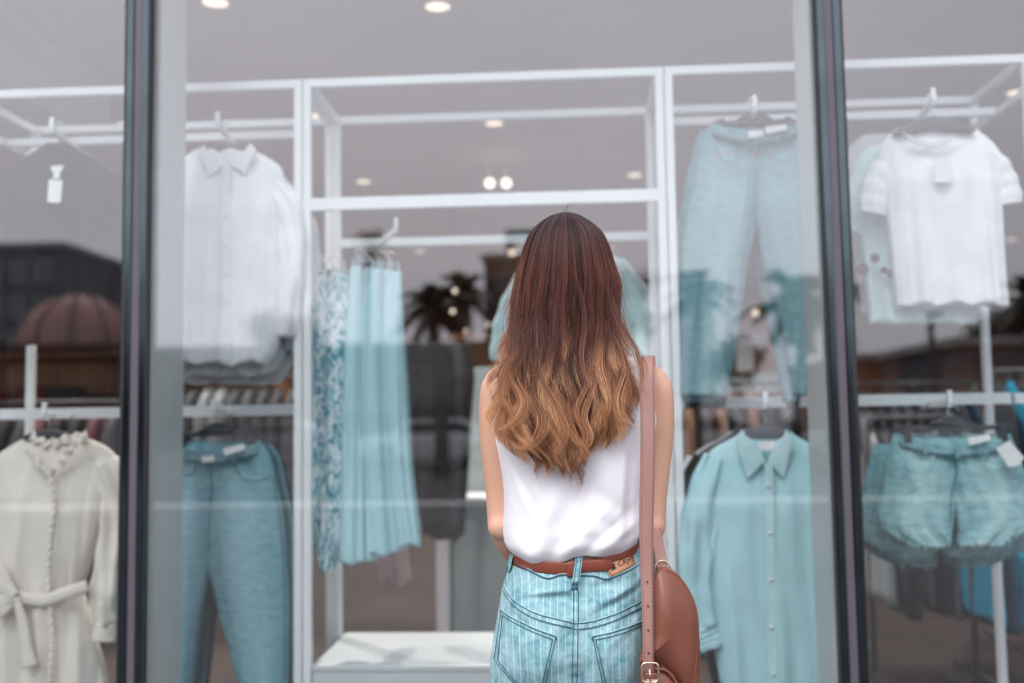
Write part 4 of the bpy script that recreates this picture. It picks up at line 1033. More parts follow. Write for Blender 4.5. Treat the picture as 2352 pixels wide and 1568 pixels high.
# legs and feet inside the trousers
for s_ in (-1, 1):
    hx = wb[0]+s_*.082
    limb([(hx, YW+.01, wz(1440)), (hx, YW+.015, .70), (hx, YW+.012, .48), (hx, YW-.01, .30), (hx, YW-.01, .12), (hx, YW, .07)], [.066, .068, .052, .05, .036, .034])
    limb([(hx, YW-.045, .035), (hx, YW, .045), (hx+s_*.01, YW+.08, .03), (hx+s_*.015, YW+.16, .022)], [.03, .036, .036, .024], flat=.75)
skin, st_, sb_ = newmat('skin')
sb_.inputs['Roughness'].default_value = .5; sb_.inputs['Subsurface Weight'].default_value = .12
sb_.inputs['Subsurface Radius'].default_value = (.012, .005, .003); sb_.inputs['Subsurface Scale'].default_value = .5
n1 = st_.nodes.new('ShaderNodeTexNoise'); n1.inputs['Scale'].default_value = 9; n1.inputs['Detail'].default_value = 6
c1 = st_.nodes.new('ShaderNodeTexCoord'); st_.links.new(c1.outputs['Object'], n1.inputs['Vector'])
mx = st_.nodes.new('ShaderNodeMix'); mx.data_type = 'RGBA'; mx.inputs['A'].default_value = (.56, .29, .185, 1); mx.inputs['B'].default_value = (.74, .47, .34, 1)
st_.links.new(n1.outputs['Fac'], mx.inputs['Factor']); st_.links.new(mx.outputs['Result'], sb_.inputs['Base Color'])
n2 = st_.nodes.new('ShaderNodeTexNoise'); n2.inputs['Scale'].default_value = 420; st_.links.new(c1.outputs['Object'], n2.inputs['Vector'])
b2 = st_.nodes.new('ShaderNodeBump'); b2.inputs['Strength'].default_value = .12; b2.inputs['Distance'].default_value = .001
st_.links.new(n2.outputs['Fac'], b2.inputs['Height']); st_.links.new(b2.outputs['Normal'], sb_.inputs['Normal'])
body = bm_.build('body', skin, person)
rm = body.modifiers.new('remesh', 'REMESH'); rm.mode = 'VOXEL'; rm.voxel_size = .0038; rm.use_smooth_shade = True
sm = body.modifiers.new('smooth', 'SMOOTH'); sm.iterations = 7; sm.factor = .5
M['eye'] = mat('eye', (.06, .035, .02), .15)
for s_ in (-1, 1):
    MB().sphere((HX+s_*.030, HY+.072, HZ+.007), .0115).build('eye', M['eye'], person)
MB().tube(curve([(HX-.022, HY+.0835, HZ-.050), (HX-.008, HY+.0925, HZ-.047), (HX, HY+.093, HZ-.048), (HX+.008, HY+.0925, HZ-.047), (HX+.022, HY+.0835, HZ-.050)], 16), .0035, 8).build('lips', mat('lips', (.45, .12, .11), .4), person)

# ---- blouse
NB, MBR = 260, 150
bl_rows = np.array([(806, 1262, 1392), (812, 1232, 1425), (822, 1196, 1458), (836, 1182, 1470), (860, 1168, 1480), (890, 1152, 1492), (930, 1140, 1503), (965, 1134, 1508), (1010, 1138, 1502), (1060, 1148, 1492),
                    (1110, 1156, 1484), (1160, 1158, 1478), (1200, 1156, 1478), (1232, 1157, 1476), (1255, 1163, 1472), (1270, 1172, 1468)], float)
hem_x = np.array([1150, 1172, 1215, 1246, 1285, 1318, 1345, 1383, 1425, 1448, 1466, 1490]); hem_y = np.array([1268, 1271, 1279, 1281, 1276, 1262, 1258, 1262, 1264, 1253, 1241, 1238.])
def gauss(x, c, s): return np.exp(-((x-c)/s)**2)
def blouse():
    a = np.arange(NB)*2*PI/NB; ca, sa = np.cos(a), np.sin(a); R = []
    ts = np.linspace(0, 1, MBR)
    for i, t in enumerate(ts):
        py = 806+(1270-806)*t
        L = cr(py, bl_rows[:, 0], bl_rows[:, 1]); Rr = cr(py, bl_rows[:, 0], bl_rows[:, 2])
        cx = (L+Rr)/2; hw = (Rr-L)/2
        x = np.sign(ca)*np.abs(ca)**.88; y = np.sign(sa)*np.abs(sa)**.80
        X = cx+hw*x                               # picture units
        hy = np.interp(X, hem_x, hem_y)
        pyv = py+(hy-1270)*np.clip((t-.55)/.45, 0, 1)**1.3
        d = cr(py, [806, 822, 850, 900, 1000, 1100, 1180, 1225, 1250, 1270], [.045, .058, .078, .096, .103, .106, .110, .114, .114, .108])
        hb = X; back = (sa < 0)
        # drape folds on the back
        f = np.zeros(NB)
        q = pyv
        f += .0065*gauss(X+(q-1150)*.28, 1268, 20)*gauss(q, 1190, 75)                  # long soft fold, left
        f -= .0060*gauss(X+(q-1150)*.30, 1310, 24)*gauss(q, 1190, 80)
        f += .0055*gauss(X-(1250-q)*.95, 1300, 17)*gauss(q, 1205, 48)                  # folds fanning up to the right
        f -= .0045*gauss(X-(1250-q)*1.1, 1345, 16)*gauss(q, 1200, 46)
        f += .0050*gauss(X-(1245-q)*1.3, 1385, 18)*gauss(q, 1205, 42)
        f += .0040*gauss(X+(q-1000)*.05, 1432, 9)*gauss(q, 1090, 130)                  # vertical pull fold right
        f -= .0040*gauss(X+(q-1000)*.05, 1448, 9)*gauss(q, 1100, 130)
        f += .0035*gauss(X-(q-1080)*.45, 1180, 11)*gauss(q, 1110, 60)
        f -= .0030*gauss(X-(q-1080)*.5, 1196, 10)*gauss(q, 1115, 60)
        f += .0070*np.sin(X/19+1.3*np.sin(X/47.))*np.clip((q-1215)/45, 0, 1)*.8         # gathers at the hem
        f += .0020*np.sin(X/31+q/60.)+.0014*np.sin(q/23.-X/53.)
        f -= .010*np.clip(gauss(X, 1322, 40)*gauss(q, 1150, 120), 0, 1)*.5               # spine hollow
        f *= .85
        f += .0022*np.sin((X+q*.9)/11.+np.sin(q/30.))*gauss(q, 1235, 30)+.0016*np.sin((X-q*1.4)/14.)*gauss(q, 1180, 60)*gauss(X, 1400, 70)
        roll = np.clip((t-.93)/.07, 0, 1)
        yy = YW+.004+y*(d*(1-.07*roll**2))-np.where(back, f*np.abs(sa)**.5, 0)
        xx = P(1176, 784, YW)[0]+(X-1176)*SW*1.0
        # convert picture -> world on the plane YW
        W = np.array([P(X[k], pyv[k], YW) for k in range(NB)])
        xx = W[:, 0]-(W[:, 0]-wb[0])*.06*roll**2
        R.append(np.stack([xx, yy, W[:, 2]], 1))
    # hem turned in under the blouse
    last = R[-1]; c = last.mean(0)
    for s_, dz in ((.985, -.0015), (.965, .002), (.94, .010)):
        r = c+(last-c)*(s_, s_, 1); r[:, 2] = last[:, 2]+dz; R.append(r)
    return R
bl = MB(); bl.rings(blouse(), False)
wm, wt, wbs = newmat('white crepe')
wbs.inputs['Base Color'].default_value = (.80, .80, .835, 1); wbs.inputs['Roughness'].default_value = .6; wbs.inputs['Sheen Weight'].default_value = .15; wbs.inputs['Specular IOR Level'].default_value = .3
c1 = wt.nodes.new('ShaderNodeTexCoord'); nA = wt.nodes.new('ShaderNodeTexNoise'); nA.inputs['Scale'].default_value = 1500; nB = wt.nodes.new('ShaderNodeTexNoise'); nB.inputs['Scale'].default_value = 16; nB.inputs['Detail'].default_value = 2
wt.links.new(c1.outputs['Object'], nA.inputs['Vector']); wt.links.new(c1.outputs['Object'], nB.inputs['Vector'])
bA = wt.nodes.new('ShaderNodeBump'); bA.inputs['Strength'].default_value = .10; bA.inputs['Distance'].default_value = .0006
bB = wt.nodes.new('ShaderNodeBump'); bB.inputs['Strength'].default_value = .22; bB.inputs['Distance'].default_value = .012
wt.links.new(nA.outputs['Fac'], bA.inputs['Height']); wt.links.new(nB.outputs['Fac'], bB.inputs['Height']); wt.links.new(bB.outputs['Normal'], bA.inputs['Normal']); wt.links.new(bA.outputs['Normal'], wbs.inputs['Normal'])
blo = bl.build('blouse', wm, person)

# ---- striped denim
jr = np.array([(1232, 1180, 1462), (1260, 1176, 1467), (1285, 1172, 1472), (1310, 1165, 1480), (1340, 1156, 1490), (1400, 1145, 1500), (1450, 1136, 1508), (1500, 1128, 1515), (1568, 1127, 1517), (1640, 1132, 1512)], float)
def jy(X, py):
    """distance behind the body plane of the denim's back surface"""
    L = cr(py, jr[:, 0], jr[:, 1]); R_ = cr(py, jr[:, 0], jr[:, 2]); cx = (L+R_)/2; hw = (R_-L)/2
    u = np.clip((X-cx)/hw, -1, 1)
    d = cr(py, [1232, 1262, 1285, 1310, 1400, 1470, 1568, 1640], [.076, .082, .092, .098, .114, .118, .104, .095])
    y = d*np.sqrt(np.clip(1-np.abs(u)**2.6, 0, 1))**.9
    y = y+.014*(gauss(X, 1240, 62)+gauss(X, 1405, 62))*gauss(py, 1480, 85)*(1-u**4)
    y = y-.010*gauss(X, 1321, 20)*np.clip((py-1400)/150, 0, 1)
    # creases below the belt
    y = y+.0040*gauss(py-(X-1322)*.0, 1333+.0009*(X-1322)**2, 7)*gauss(X, 1270, 60)*1.0
    y = y-.0050*gauss(py, 1347+.0009*(X-1322)**2, 8)*gauss(X, 1262, 55)
    y = y+.0050*gauss(py+(X-1400)*.45, 1350, 9)*gauss(X, 1415, 48)-.0055*gauss(py+(X-1400)*.48, 1366, 8)*gauss(X, 1415, 50)
    y = y-.0040*gauss(py+(X-1400)*.15, 1322, 8)*gauss(X, 1390, 40)
    y = y+.0030*gauss(py+(X-1430)*.7, 1420, 9)*gauss(X, 1440, 45)-.0030*gauss(py-(X-1200)*.6, 1400, 9)*gauss(X, 1200, 40)
    seamy = 1396-np.abs(X-1322)*.17-(X-1322)**2*.0007
    y = y+.0011*np.sin(X/3.6)*gauss(py, seamy+6, 13)+.0010*np.sin(py/3.8)*gauss(X, 1320, 10)*(py > 1330)+.0012*np.sin(X/4.4+py/40.)*gauss(py, 1312, 12)
    y = y+.0016*np.sin(py/13.+X/29.)*gauss(X, 1322, 150)*.6+.0011*np.sin(X/9.3+py/31.)
    return y
def jpt(X, py, out=0.0):
    p = P(X, py, YW); y = float(jy(np.float64(X), np.float64(py)))
    return np.array((p[0], YW-y-out, p[2]))
def jean_mesh():
    Mj, Nj = 170, 220; R = []; S = []
    for i in range(Mj):
        py = 1236+(1640-1236)*i/(Mj-1)
        L = cr(py, jr[:, 0], jr[:, 1]); R_ = cr(py, jr[:, 0], jr[:, 2]); cx = (L+R_)/2; hw = (R_-L)/2
        u = np.sin(np.linspace(-PI/2, PI/2, Nj//2)); X = cx+hw*u; yb = jy(X, py); yb[0] = yb[-1] = 0
        uf = u[::-1][1:-1]; Xf = cx+hw*uf; yf = cr(py, [1232, 1400, 1640], [.082, .095, .088])*np.sqrt(1-np.abs(uf)**2.4)
        tilt = -(X-1322)*.055*np.clip((1330-py)/60, 0, 1); tf = -(Xf-1322)*.055*np.clip((1330-py)/60, 0, 1)
        W = [P(X[k], py+tilt[k], YW) for k in range(len(X))]; Wf = [P(Xf[k], py+tf[k], YW) for k in range(len(Xf))]
        ring = [(W[k][0], YW-yb[k], W[k][2]) for k in range(len(X))]+[(Wf[k][0], YW+yf[k], Wf[k][2]) for k in range(len(Xf))]
        R.append(ring)
        XX = np.r_[X, Xf]
        # stripes lean in to the centre seam above the yoke and fan out below it
        lean = np.where(py < 1400, (XX-1322)*(1-.10*(1400-py)/100), (XX-1322)*(1+.02*(py-1400)/100))
        S.append(lean/15.2+.35*np.sin(py/31.)*np.clip((1420-py)/100, 0, 1)*np.sin(XX/60.))
    return R, np.array(S)
R, S = jean_mesh()
jm = MB(); jm.rings(R, False)
# legs of the trousers below the picture
lw = []
for s_ in (-1, 1):
    pts = [(wb[0]+s_*.079, YW, wz(1600)), (wb[0]+s_*.082, YW, .62), (wb[0]+s_*.082, YW, .45), (wb[0]+s_*.083, YW-.005, .25), (wb[0]+s_*.083, YW-.005, .10)]
    jm.tube(curve(pts, 24), np.interp(np.linspace(0, 1, 24), (0, .3, .6, 1), (.084, .078, .068, .062)), 30)
jo_m, jt, jb = newmat('striped denim')
jb.inputs['Roughness'].default_value = .82; jb.inputs['Sheen Weight'].default_value = .2; jb.inputs['Specular IOR Level'].default_value = .15
def stripe_nodes(t, b, scale_attr='stripe'):
    at = t.nodes.new('ShaderNodeAttribute'); at.attribute_name = scale_attr
    fr = t.nodes.new('ShaderNodeMath'); fr.operation = 'FRACT'; t.links.new(at.outputs['Fac'], fr.inputs[0])
    ds = t.nodes.new('ShaderNodeMath'); ds.operation = 'SUBTRACT'; ds.inputs[1].default_value = .5; t.links.new(fr.outputs[0], ds.inputs[0])
    ab = t.nodes.new('ShaderNodeMath'); ab.operation = 'ABSOLUTE'; t.links.new(ds.outputs[0], ab.inputs[0])
    mr_ = t.nodes.new('ShaderNodeMapRange'); mr_.inputs['From Min'].default_value = .030; mr_.inputs['From Max'].default_value = .062; mr_.inputs['To Min'].default_value = .58; mr_.inputs['To Max'].default_value = 0
    t.links.new(ab.outputs[0], mr_.inputs['Value'])
    c = t.nodes.new('ShaderNodeTexCoord'); mp = t.nodes.new('ShaderNodeMapping'); mp.inputs['Scale'].default_value = (1, 1, 1)
    t.links.new(c.outputs['Object'], mp.inputs['Vector'])
    n = t.nodes.new('ShaderNodeTexNoise'); n.inputs['Scale'].default_value = 34; n.inputs['Detail'].default_value = 9; n.inputs['Roughness'].default_value = .72; t.links.new(mp.outputs['Vector'], n.inputs['Vector'])
    wv = t.nodes.new('ShaderNodeTexNoise'); wv.inputs['Scale'].default_value = 900; wv.inputs['Detail'].default_value = 2; t.links.new(c.outputs['Object'], wv.inputs['Vector'])
    m1 = t.nodes.new('ShaderNodeMix'); m1.data_type = 'RGBA'; m1.inputs['A'].default_value = (.075, .245, .30, 1); m1.inputs['B'].default_value = (.40, .62, .66, 1)
    r = t.nodes.new('ShaderNodeMapRange'); r.inputs['From Min'].default_value = .3; r.inputs['From Max'].default_value = .7
    ad = t.nodes.new('ShaderNodeMath'); ad.operation = 'MULTIPLY_ADD'; ad.inputs[1].default_value = .35; t.links.new(wv.outputs['Fac'], ad.inputs[0])
    sb2 = t.nodes.new('ShaderNodeMath'); sb2.operation = 'SUBTRACT'; sb2.inputs[1].default_value = .175; t.links.new(n.outputs['Fac'], sb2.inputs[0]); t.links.new(sb2.outputs[0], ad.inputs[2])
    t.links.new(ad.outputs[0], r.inputs['Value']); t.links.new(r.outputs['Result'], m1.inputs['Factor'])
    m2 = t.nodes.new('ShaderNodeMix'); m2.data_type = 'RGBA'; m2.inputs['B'].default_value = (.70, .83, .86, 1)
    t.links.new(m1.outputs['Result'], m2.inputs['A']); t.links.new(mr_.outputs['Result'], m2.inputs['Factor']); t.links.new(m2.outputs['Result'], b.inputs['Base Color'])
    bp = t.nodes.new('ShaderNodeBump'); bp.inputs['Strength'].default_value = .35; bp.inputs['Distance'].default_value = .0012; t.links.new(wv.outputs['Fac'], bp.inputs['Height'])
    bp2 = t.nodes.new('ShaderNodeBump'); bp2.inputs['Strength'].default_value = .35; bp2.inputs['Distance'].default_value = .006; t.links.new(n.outputs['Fac'], bp2.inputs['Height']); t.links.new(bp2.outputs['Normal'], bp.inputs['Normal'])
    t.links.new(bp.outputs['Normal'], b.inputs['Normal'])
stripe_nodes(jt, jb)
jo = jm.build('striped_jeans', jo_m, person)
att = jo.data.attributes.new('stripe', 'FLOAT', 'POINT')
vals = np.zeros(len(jo.data.vertices)); vals[:S.size] = S.ravel()
loc = np.array([v.co[:] for v in jo.data.vertices]); vals[S.size:] = loc[S.size:, 0]/(15.2*SW)
att.data.foreach_set('value', vals.astype(np.float32))

seam = mat('dark teal seam thread', (.022, .085, .12), .8)
pale = mat('worn pale denim edge', (.38, .60, .64), .8)
def jline(pts, name, out=.0006, r=.00066, m=seam, n=60, parent=jo, dashed=False):
    mb = MB(); c = curve(np.array(pts, float), n)
    if dashed:
        for k in range(0, n-1, 2): mb.tube([jpt(*c[k], out), jpt(*(c[k]+(c[k+1]-c[k])*.8), out)], r, 4)
    else:
        mb.tube([jpt(x, y, out) for x, y in c], r, 5)
    return mb.build(name, m, parent)
def jstrip(l0, l1, th, n=60, kx=5):
    """raised strip between two lines on the denim"""
    a = curve(np.array(l0, float), n); b = curve(np.array(l1, float), n); G = []
    for i in range(n):
        G.append([jpt(*(a[i]+(b[i]-a[i])*q), th) for q in np.linspace(0, 1, kx)])
    return np.array(G)
def with_stripe(o, G):
    at_ = o.data.attributes.new('stripe', 'FLOAT', 'POINT'); k = G.reshape(-1, 3)
    # inverse of the projection, near enough: world x back to picture units
    X = 1322+(k[:, 0]-wx(1322, 1400))/SW; py = 1400-(k[:, 2]-wz(1400))/SW
    v = np.where(py < 1400, (X-1322)*(1-.10*(1400-py)/100), (X-1322)*(1+.02*(py-1400)/100))/15.2+.5
    at_.data.foreach_set('value', np.concatenate([v, v]).astype(np.float32)[:len(o.data.vertices)])
# yoke seam
yl = [(1158, 1338), (1180, 1358), (1210, 1374), (1250, 1387), (1290, 1395), (1322, 1403)]
yl2 = [(a, b+11) for a, b in yl]
yr = [(1322, 1403), (1360, 1398), (1400, 1387), (1440, 1374), (1475, 1363), (1496, 1354)]; yr2 = [(a, b+12) for a, b in yr]
for l0, l1 in ((yl, yl2), (yr, yr2)):
    G = jstrip(l0, l1, .0012); o = MB().sheet(G, (0, .002, 0)).build('yoke_seam', jo_m, jo); with_stripe(o, G)
    jline(l0, 'stitching', .0018); jline(l1, 'stitching', .0018)
    jline([(a, b-2.2) for a, b in l0], 'seam_edge', .0012, .0007, pale)
# centre seam
cl0 = [(1316, 1332), (1315, 1400), (1314, 1450), (1313, 1500), (1312, 1568), (1312, 1630)]; cl1 = [(a+13, b) for a, b in cl0]
G = jstrip(cl0, cl1, .0012); o = MB().sheet(G, (0, .002, 0)).build('centre_seam', jo_m, jo); with_stripe(o, G)
jline([(a+1.5, b) for a, b in cl0], 'stitching', .0018); jline([(a-1, b) for a, b in cl1], 'stitching', .0018); jline([(a+1.5, b) for a, b in cl1], 'seam_edge', .0012, .0007, pale)
# waistband lower edge
wl = [(1178, 1280), (1215, 1293), (1240, 1304), (1262, 1310), (1285, 1303), (1325, 1303), (1365, 1305), (1390, 1312), (1412, 1306), (1440, 1297), (1480, 1284)]
jline(wl, 'waistband_seam', .0012, .0011); jline([(a, b-3) for a, b in wl], 'seam_edge', .0014, .0009, pale); jline([(1192, 1278), (1215, 1288), (1238, 1301)], 'stitching', .0016)
# back pockets
def pocket(poly, top_n, side):
    pc = np.array(poly, float)
    # grid by bilinear mapping of the five-sided outline
    tl, tr_, br, bt, blp = pc
    G = []; n_ = 34
    for i in range(n_):
        v = i/(n_-1); row = []
        lft = tl+(blp-tl)*v; rgt = tr_+(br-tr_)*v
        for j in range(n_):
            u = j/(n_-1); p = lft+(rgt-lft)*u
            ub = (bt-blp)@(br-blp)/((br-blp)@(br-blp)); dip = (bt[1]-(blp+(br-blp)*ub)[1])*(u/ub if u < ub else (1-u)/(1-ub))
            p = p+np.array((0, dip))*v**1.0
            row.append(jpt(*p, .0016))
        G.append(row)
    G = np.array(G); o = MB().sheet(G, (0, .003, 0)).build('back_pocket', jo_m, jo); with_stripe(o, G)
    for off, nm, mm_, r_ in ((2.2, 'stitching', seam, .0008), (9.5, 'stitching', seam, .0008), (0.2, 'seam_edge', pale, .0008)):
        c = pc.mean(0); q = []
        for p in pc:
            d = p-c; q.append(p-d/np.linalg.norm(d)*off*1.25)
        q.append(q[0])
        mb = MB()
        for k in range(5):
            seg = [q[k]+(q[k+1]-q[k])*s for s in np.linspace(0, 1, 16)]; mb.tube([jpt(*s, .0030 if nm == 'stitching' else .0016) for s in seg], r_, 5)
        mb.build(nm, mm_, o)
    for p in (pc[0], pc[1]):
        d = (pc.mean(0)-p); d /= np.linalg.norm(d); mb = MB(); mb.tube([jpt(*(p+d*2), .0034), jpt(*(p+d*2+(7*side if 0 else 0, 8)), .0034)], .0012, 5); mb.build('bar_tack', seam, o)
pocket([(1153, 1388), (1281, 1426), (1253, 1555), (1212, 1562), (1137, 1498)], 0, 1)
pocket([(1356, 1427), (1478, 1402), (1508, 1500), (1435, 1570), (1384, 1558)], 0, -1)
# belt, loops, patch
def bpt(X, py, out):
    p = jpt(X, py, out); return p
def belt_strip(x0, x1, yc0, yc1, h, out, n=60, bulge=0, taper=False):
    G = []
    for i in range(n):
        q = i/(n-1); X = x0+(x1-x0)*q; yc = np.interp(X, yc0, yc1); hh = h
        if taper: hh = h*(1-.62*np.clip((q-.80)/.20, 0, 1)**2)
        base = bpt(X, yc, out)
        row = []
        for v in np.linspace(-1, 1, 9):
            p = P(X, yc+v*hh/2, YW); row.append((p[0], base[1]-bulge*(1-v*v), p[2]))
        G.append(row)
    return np.array(G)
bx = [1160, 1175, 1230, 1300, 1322, 1400, 1440, 1470, 1490]; by = [1272, 1276, 1284, 1289, 1285, 1273, 1264, 1254, 1246]
leather, lt_, lb_ = newmat('brown belt leather')
def leathermat(name, a, b, rough, spec=.5, coat=.0):
    m, t, bs = newmat(name); bs.inputs['Roughness'].default_value = rough; bs.inputs['Specular IOR Level'].default_value = spec; bs.inputs['Coat Weight'].default_value = coat; bs.inputs['Coat Roughness'].default_value = .35
    c = t.nodes.new('ShaderNodeTexCoord'); n = t.nodes.new('ShaderNodeTexNoise'); n.inputs['Scale'].default_value = 9; n.inputs['Detail'].default_value = 6; t.links.new(c.outputs['Object'], n.inputs['Vector'])
    mx_ = t.nodes.new('ShaderNodeMix'); mx_.data_type = 'RGBA'; mx_.inputs['A'].default_value = (*a, 1); mx_.inputs['B'].default_value = (*b, 1); t.links.new(n.outputs['Fac'], mx_.inputs['Factor']); t.links.new(mx_.outputs['Result'], bs.inputs['Base Color'])
    v = t.nodes.new('ShaderNodeTexVoronoi'); v.inputs['Scale'].default_value = 420; t.links.new(c.outputs['Object'], v.inputs['Vector'])
    bp = t.nodes.new('ShaderNodeBump'); bp.inputs['Strength'].default_value = .4; bp.inputs['Distance'].default_value = .0008; t.links.new(v.outputs['Distance'], bp.inputs['Height']); t.links.new(bp.outputs['Normal'], bs.inputs['Normal'])
    return m
M['belt'] = leathermat('brown belt leather', (.17, .035, .018), (.24, .055, .028), .42)
M['bagleather'] = leathermat('tan brown bag leather', (.17, .055, .032), (.26, .088, .055), .42, .5, .1)
M['strapleather'] = leathermat('sky sheened brown strap leather', (.31, .165, .135), (.37, .205, .17), .5, .6, .0)  # brown made paler and pinker: sheen of the sky put into the colour
M['bagthread'] = mat('bag thread', (.42, .19, .13), .6)
M['brassy'] = mat('pale gold metal', (.75, .60, .48), .25, metal=1, var=.03)
belt = MB().sheet(belt_strip(1166, 1485, bx, by, 27, .004, 80, .0008), (0, .003, 0)).build('belt', M['belt'], person)
MB().sheet(belt_strip(1316, 1404, [1316, 1404], [1283, 1280], 25, .0075, 40, .001, True), (0, .003, 0)).build('belt_tip', M['belt'], belt)
MB().sheet(belt_strip(1303, 1318, [1303, 1318], [1289, 1288], 33, .0095, 8, .001), (0, .004, 0)).build('belt_keeper', M['belt'], belt)
def loop(xt, yt, xb, yb, wpx, out=.012):
    G = []
    for q in np.linspace(0, 1, 24):
        X = xt+(xb-xt)*q; Y_ = yt+(yb-yt)*q
        o_ = out*min(1, math.sin(PI*min(1, max(0, q*1.12)))*2.2)*.95+.002
        G.append([jpt(X+v*wpx/2, Y_, o_) for v in np.linspace(-1, 1, 6)])
    G = np.array(G); ob = MB().sheet(G, (0, .0018, 0)).build('belt_loop', jo_m, jo)
    at_ = ob.data.attributes.new('stripe', 'FLOAT', 'POINT'); at_.data.foreach_set('value', np.zeros(len(ob.data.vertices), np.float32))
    for v in (-.55, .55):
        MB().tube([G[k][0]+(G[k][-1]-G[k][0])*(.5+v/2)-(0, .0006, 0) for k in range(24)], .0007, 5).build('stitching', seam, ob)
    MB().tube([G[-2][0]-(0, .001, 0), G[-2][-1]-(0, .001, 0)], .001, 5).build('bar_tack', seam, ob)
loop(1331, 1254, 1319, 1332, 16); loop(1177, 1264, 1168, 1308, 10); 
def quadsurf(c4, out, n=12):
    c4 = np.array(c4, float); G = []
    ymin = min(jpt(*p, out)[1] for p in c4)
    for i in np.linspace(0, 1, n):
        row = []
        for j in np.linspace(0, 1, n):
            p = (c4[0]*(1-j)+c4[1]*j)*(1-i)+(c4[3]*(1-j)+c4[2]*j)*i
            row.append(jpt(*p, out))
        G.append(row)
    return np.array(G)
patch_m = leathermat('tan label leather', (.50, .24, .12), (.62, .32, .18), .6)
pt = MB().sheet(quadsurf([(1386, 1278), (1446, 1256), (1457, 1284), (1397, 1307)], .0030), (0, .0015, 0)).build('leather_patch', patch_m, jo)
mb = MB(); q = [(1393, 1290), (1400, 1303), (1453, 1282), (1447, 1264)]
for k in range(3):
    for s_ in np.arange(0, 1, .07):
        a = np.array(q[k])+(np.array(q[k+1])-np.array(q[k]))*s_; b = a+(np.array(q[k+1])-np.array(q[k]))*.035; mb.tube([jpt(*a, .0034), jpt(*b, .0034)], .0005, 4)
mb.build('stitching', mat('red brown thread', (.2, .04, .03), .7), pt)
em = [(1396, 1283), (1408, 1279), (1408, 1285), (1412, 1289), (1400, 1294), (1402, 1288)]
mb = MB(); mb.add([jpt(*p, .0034) for p in em]+[jpt(*p, .0028) for p in em], [tuple(range(6)), tuple(range(11, 5, -1))]+[((i+1) % 6, i, i+6, (i+1) % 6+6) for i in range(6)]); mb.build('printed_emblem', M['rubber'], pt, False)
fc = bpy.data.curves.new('lettering', 'FONT'); fc.body = 'Okyly'; fc.size = .0155; fc.shear = .35; fc.extrude = .0002; fc.space_character = .92
fo_ = bpy.data.objects.new('lettering_src', fc); COL.objects.link(fo_)
dg = bpy.context.evaluated_depsgraph_get(); me_ = bpy.data.meshes.new_from_object(fo_.evaluated_get(dg)); bpy.data.objects.remove(fo_)
lo_ = bpy.data.objects.new('lettering', me_); COL.objects.link(lo_); me_.materials.clear(); me_.materials.append(M['rubber'])
vv = [v.co.copy() for v in me_.vertices]; ca_, sa_ = math.cos(.34), math.sin(.34)
for v, c in zip(me_.vertices, vv):
    X = 1415+(c.x*ca_-c.y*sa_)/SW; Y_ = 1287-(c.x*sa_+c.y*ca_)/SW
    p = jpt(X, Y_, .0036+c.z); v.co = Vector(p-np.array(world_loc(pt)))
lo_.parent = pt
# shoes
for s_ in (-1, 1):
    hx = wb[0]+s_*.082
    sh = MB().tube(curve([(hx, YW-.075, .045), (hx, YW-.03, .05), (hx+s_*.008, YW+.07, .042), (hx+s_*.014, YW+.17, .032), (hx+s_*.014, YW+.19, .03)], 20), np.interp(np.linspace(0, 1, 20), (0, .2, .6, .95, 1), (.034, .042, .043, .036, .02)), 18, flat=.85)
    sh.build('shoe', M['white_cloth2'], person)

# ---- bag
bagY = 1.86
bag = thing('shoulder_bag', 'brown leather saddle bag hanging by its strap at the right hip of the woman', 'bag', P(1530, 1450, bagY))
def BP(px, py, Y=bagY): return P(px, py, Y)
# the curved flap: an outline pillow with a stitched edge
ol = np.array([(1503, 1312), (1512, 1302), (1530, 1300), (1548, 1310), (1570, 1333), (1586, 1358), (1598, 1385), (1606, 1415), (1608, 1450), (1606, 1490), (1603, 1530), (1598, 1562), (1592, 1592), (1578, 1600), (1560, 1578), (1540, 1552), (1518, 1528), (1496, 1512), (1478, 1508), (1466, 1512), (1470, 1490), (1480, 1462), (1486, 1420), (1490, 1375), (1494, 1340)], float)
def closed(pts, n):
    p = np.vstack([pts, pts[:1]]); return curve(p, n+1)[:-1]
oc = closed(ol, 140); ctr = np.array((1545, 1440.))
def pillow(oc, ctr, Y, depth, rings, th=.012, lean=0.0, bump=None):
    G = []
    for s_, e in rings:
        r = []
        for p in oc:
            q = ctr+(p-ctr)*s_; w_ = P(q[0], q[1], Y); 
            yy = Y-depth*e+lean*(q[0]-ctr[0])*SW
            if bump is not None: yy -= bump(q[0], q[1])
            r.append((w_[0], yy, w_[2]))
        G.append(r)
    return G
rg_ = [(.02, 1.0), (.15, .995), (.3, .98), (.5, .90), (.68, .76), (.82, .58), (.90, .45), (.93, .40), (.95, .38), (.975, .33), (.99, .2), (1.0, 0), (.985, -.35)]
fl_bump = lambda x, y: .010*math.exp(-((x-1520)/22)**2-((y-1400)/90)**2)-.006*math.exp(-((x-1572)/22)**2-((y-1450)/70)**2)
flap = MB().rings(pillow(oc, ctr, bagY, .040, rg_, bump=fl_bump, lean=.35), True).build('flap', M['bagleather'], bag)
ob = np.array([(1468, 1522), (1482, 1512), (1520, 1500), (1545, 1330), (1575, 1345), (1600, 1400), (1610, 1470), (1612, 1560), (1612, 1650), (1600, 1740), (1560, 1765), (1510, 1765), (1475, 1740), (1466, 1650), (1464, 1560)], float)
obc = closed(ob, 120)
MB().rings(pillow(obc, np.array((1540, 1580.)), bagY+.012, .028, [(.03, 1), (.5, .97), (.8, .85), (.92, .6), (.98, .3), (1, 0), (1, -1.6), (.97, -2.1), (.8, -2.3), (.03, -2.3)], lean=.35), True).build('bag_body', M['bagleather'], bag)
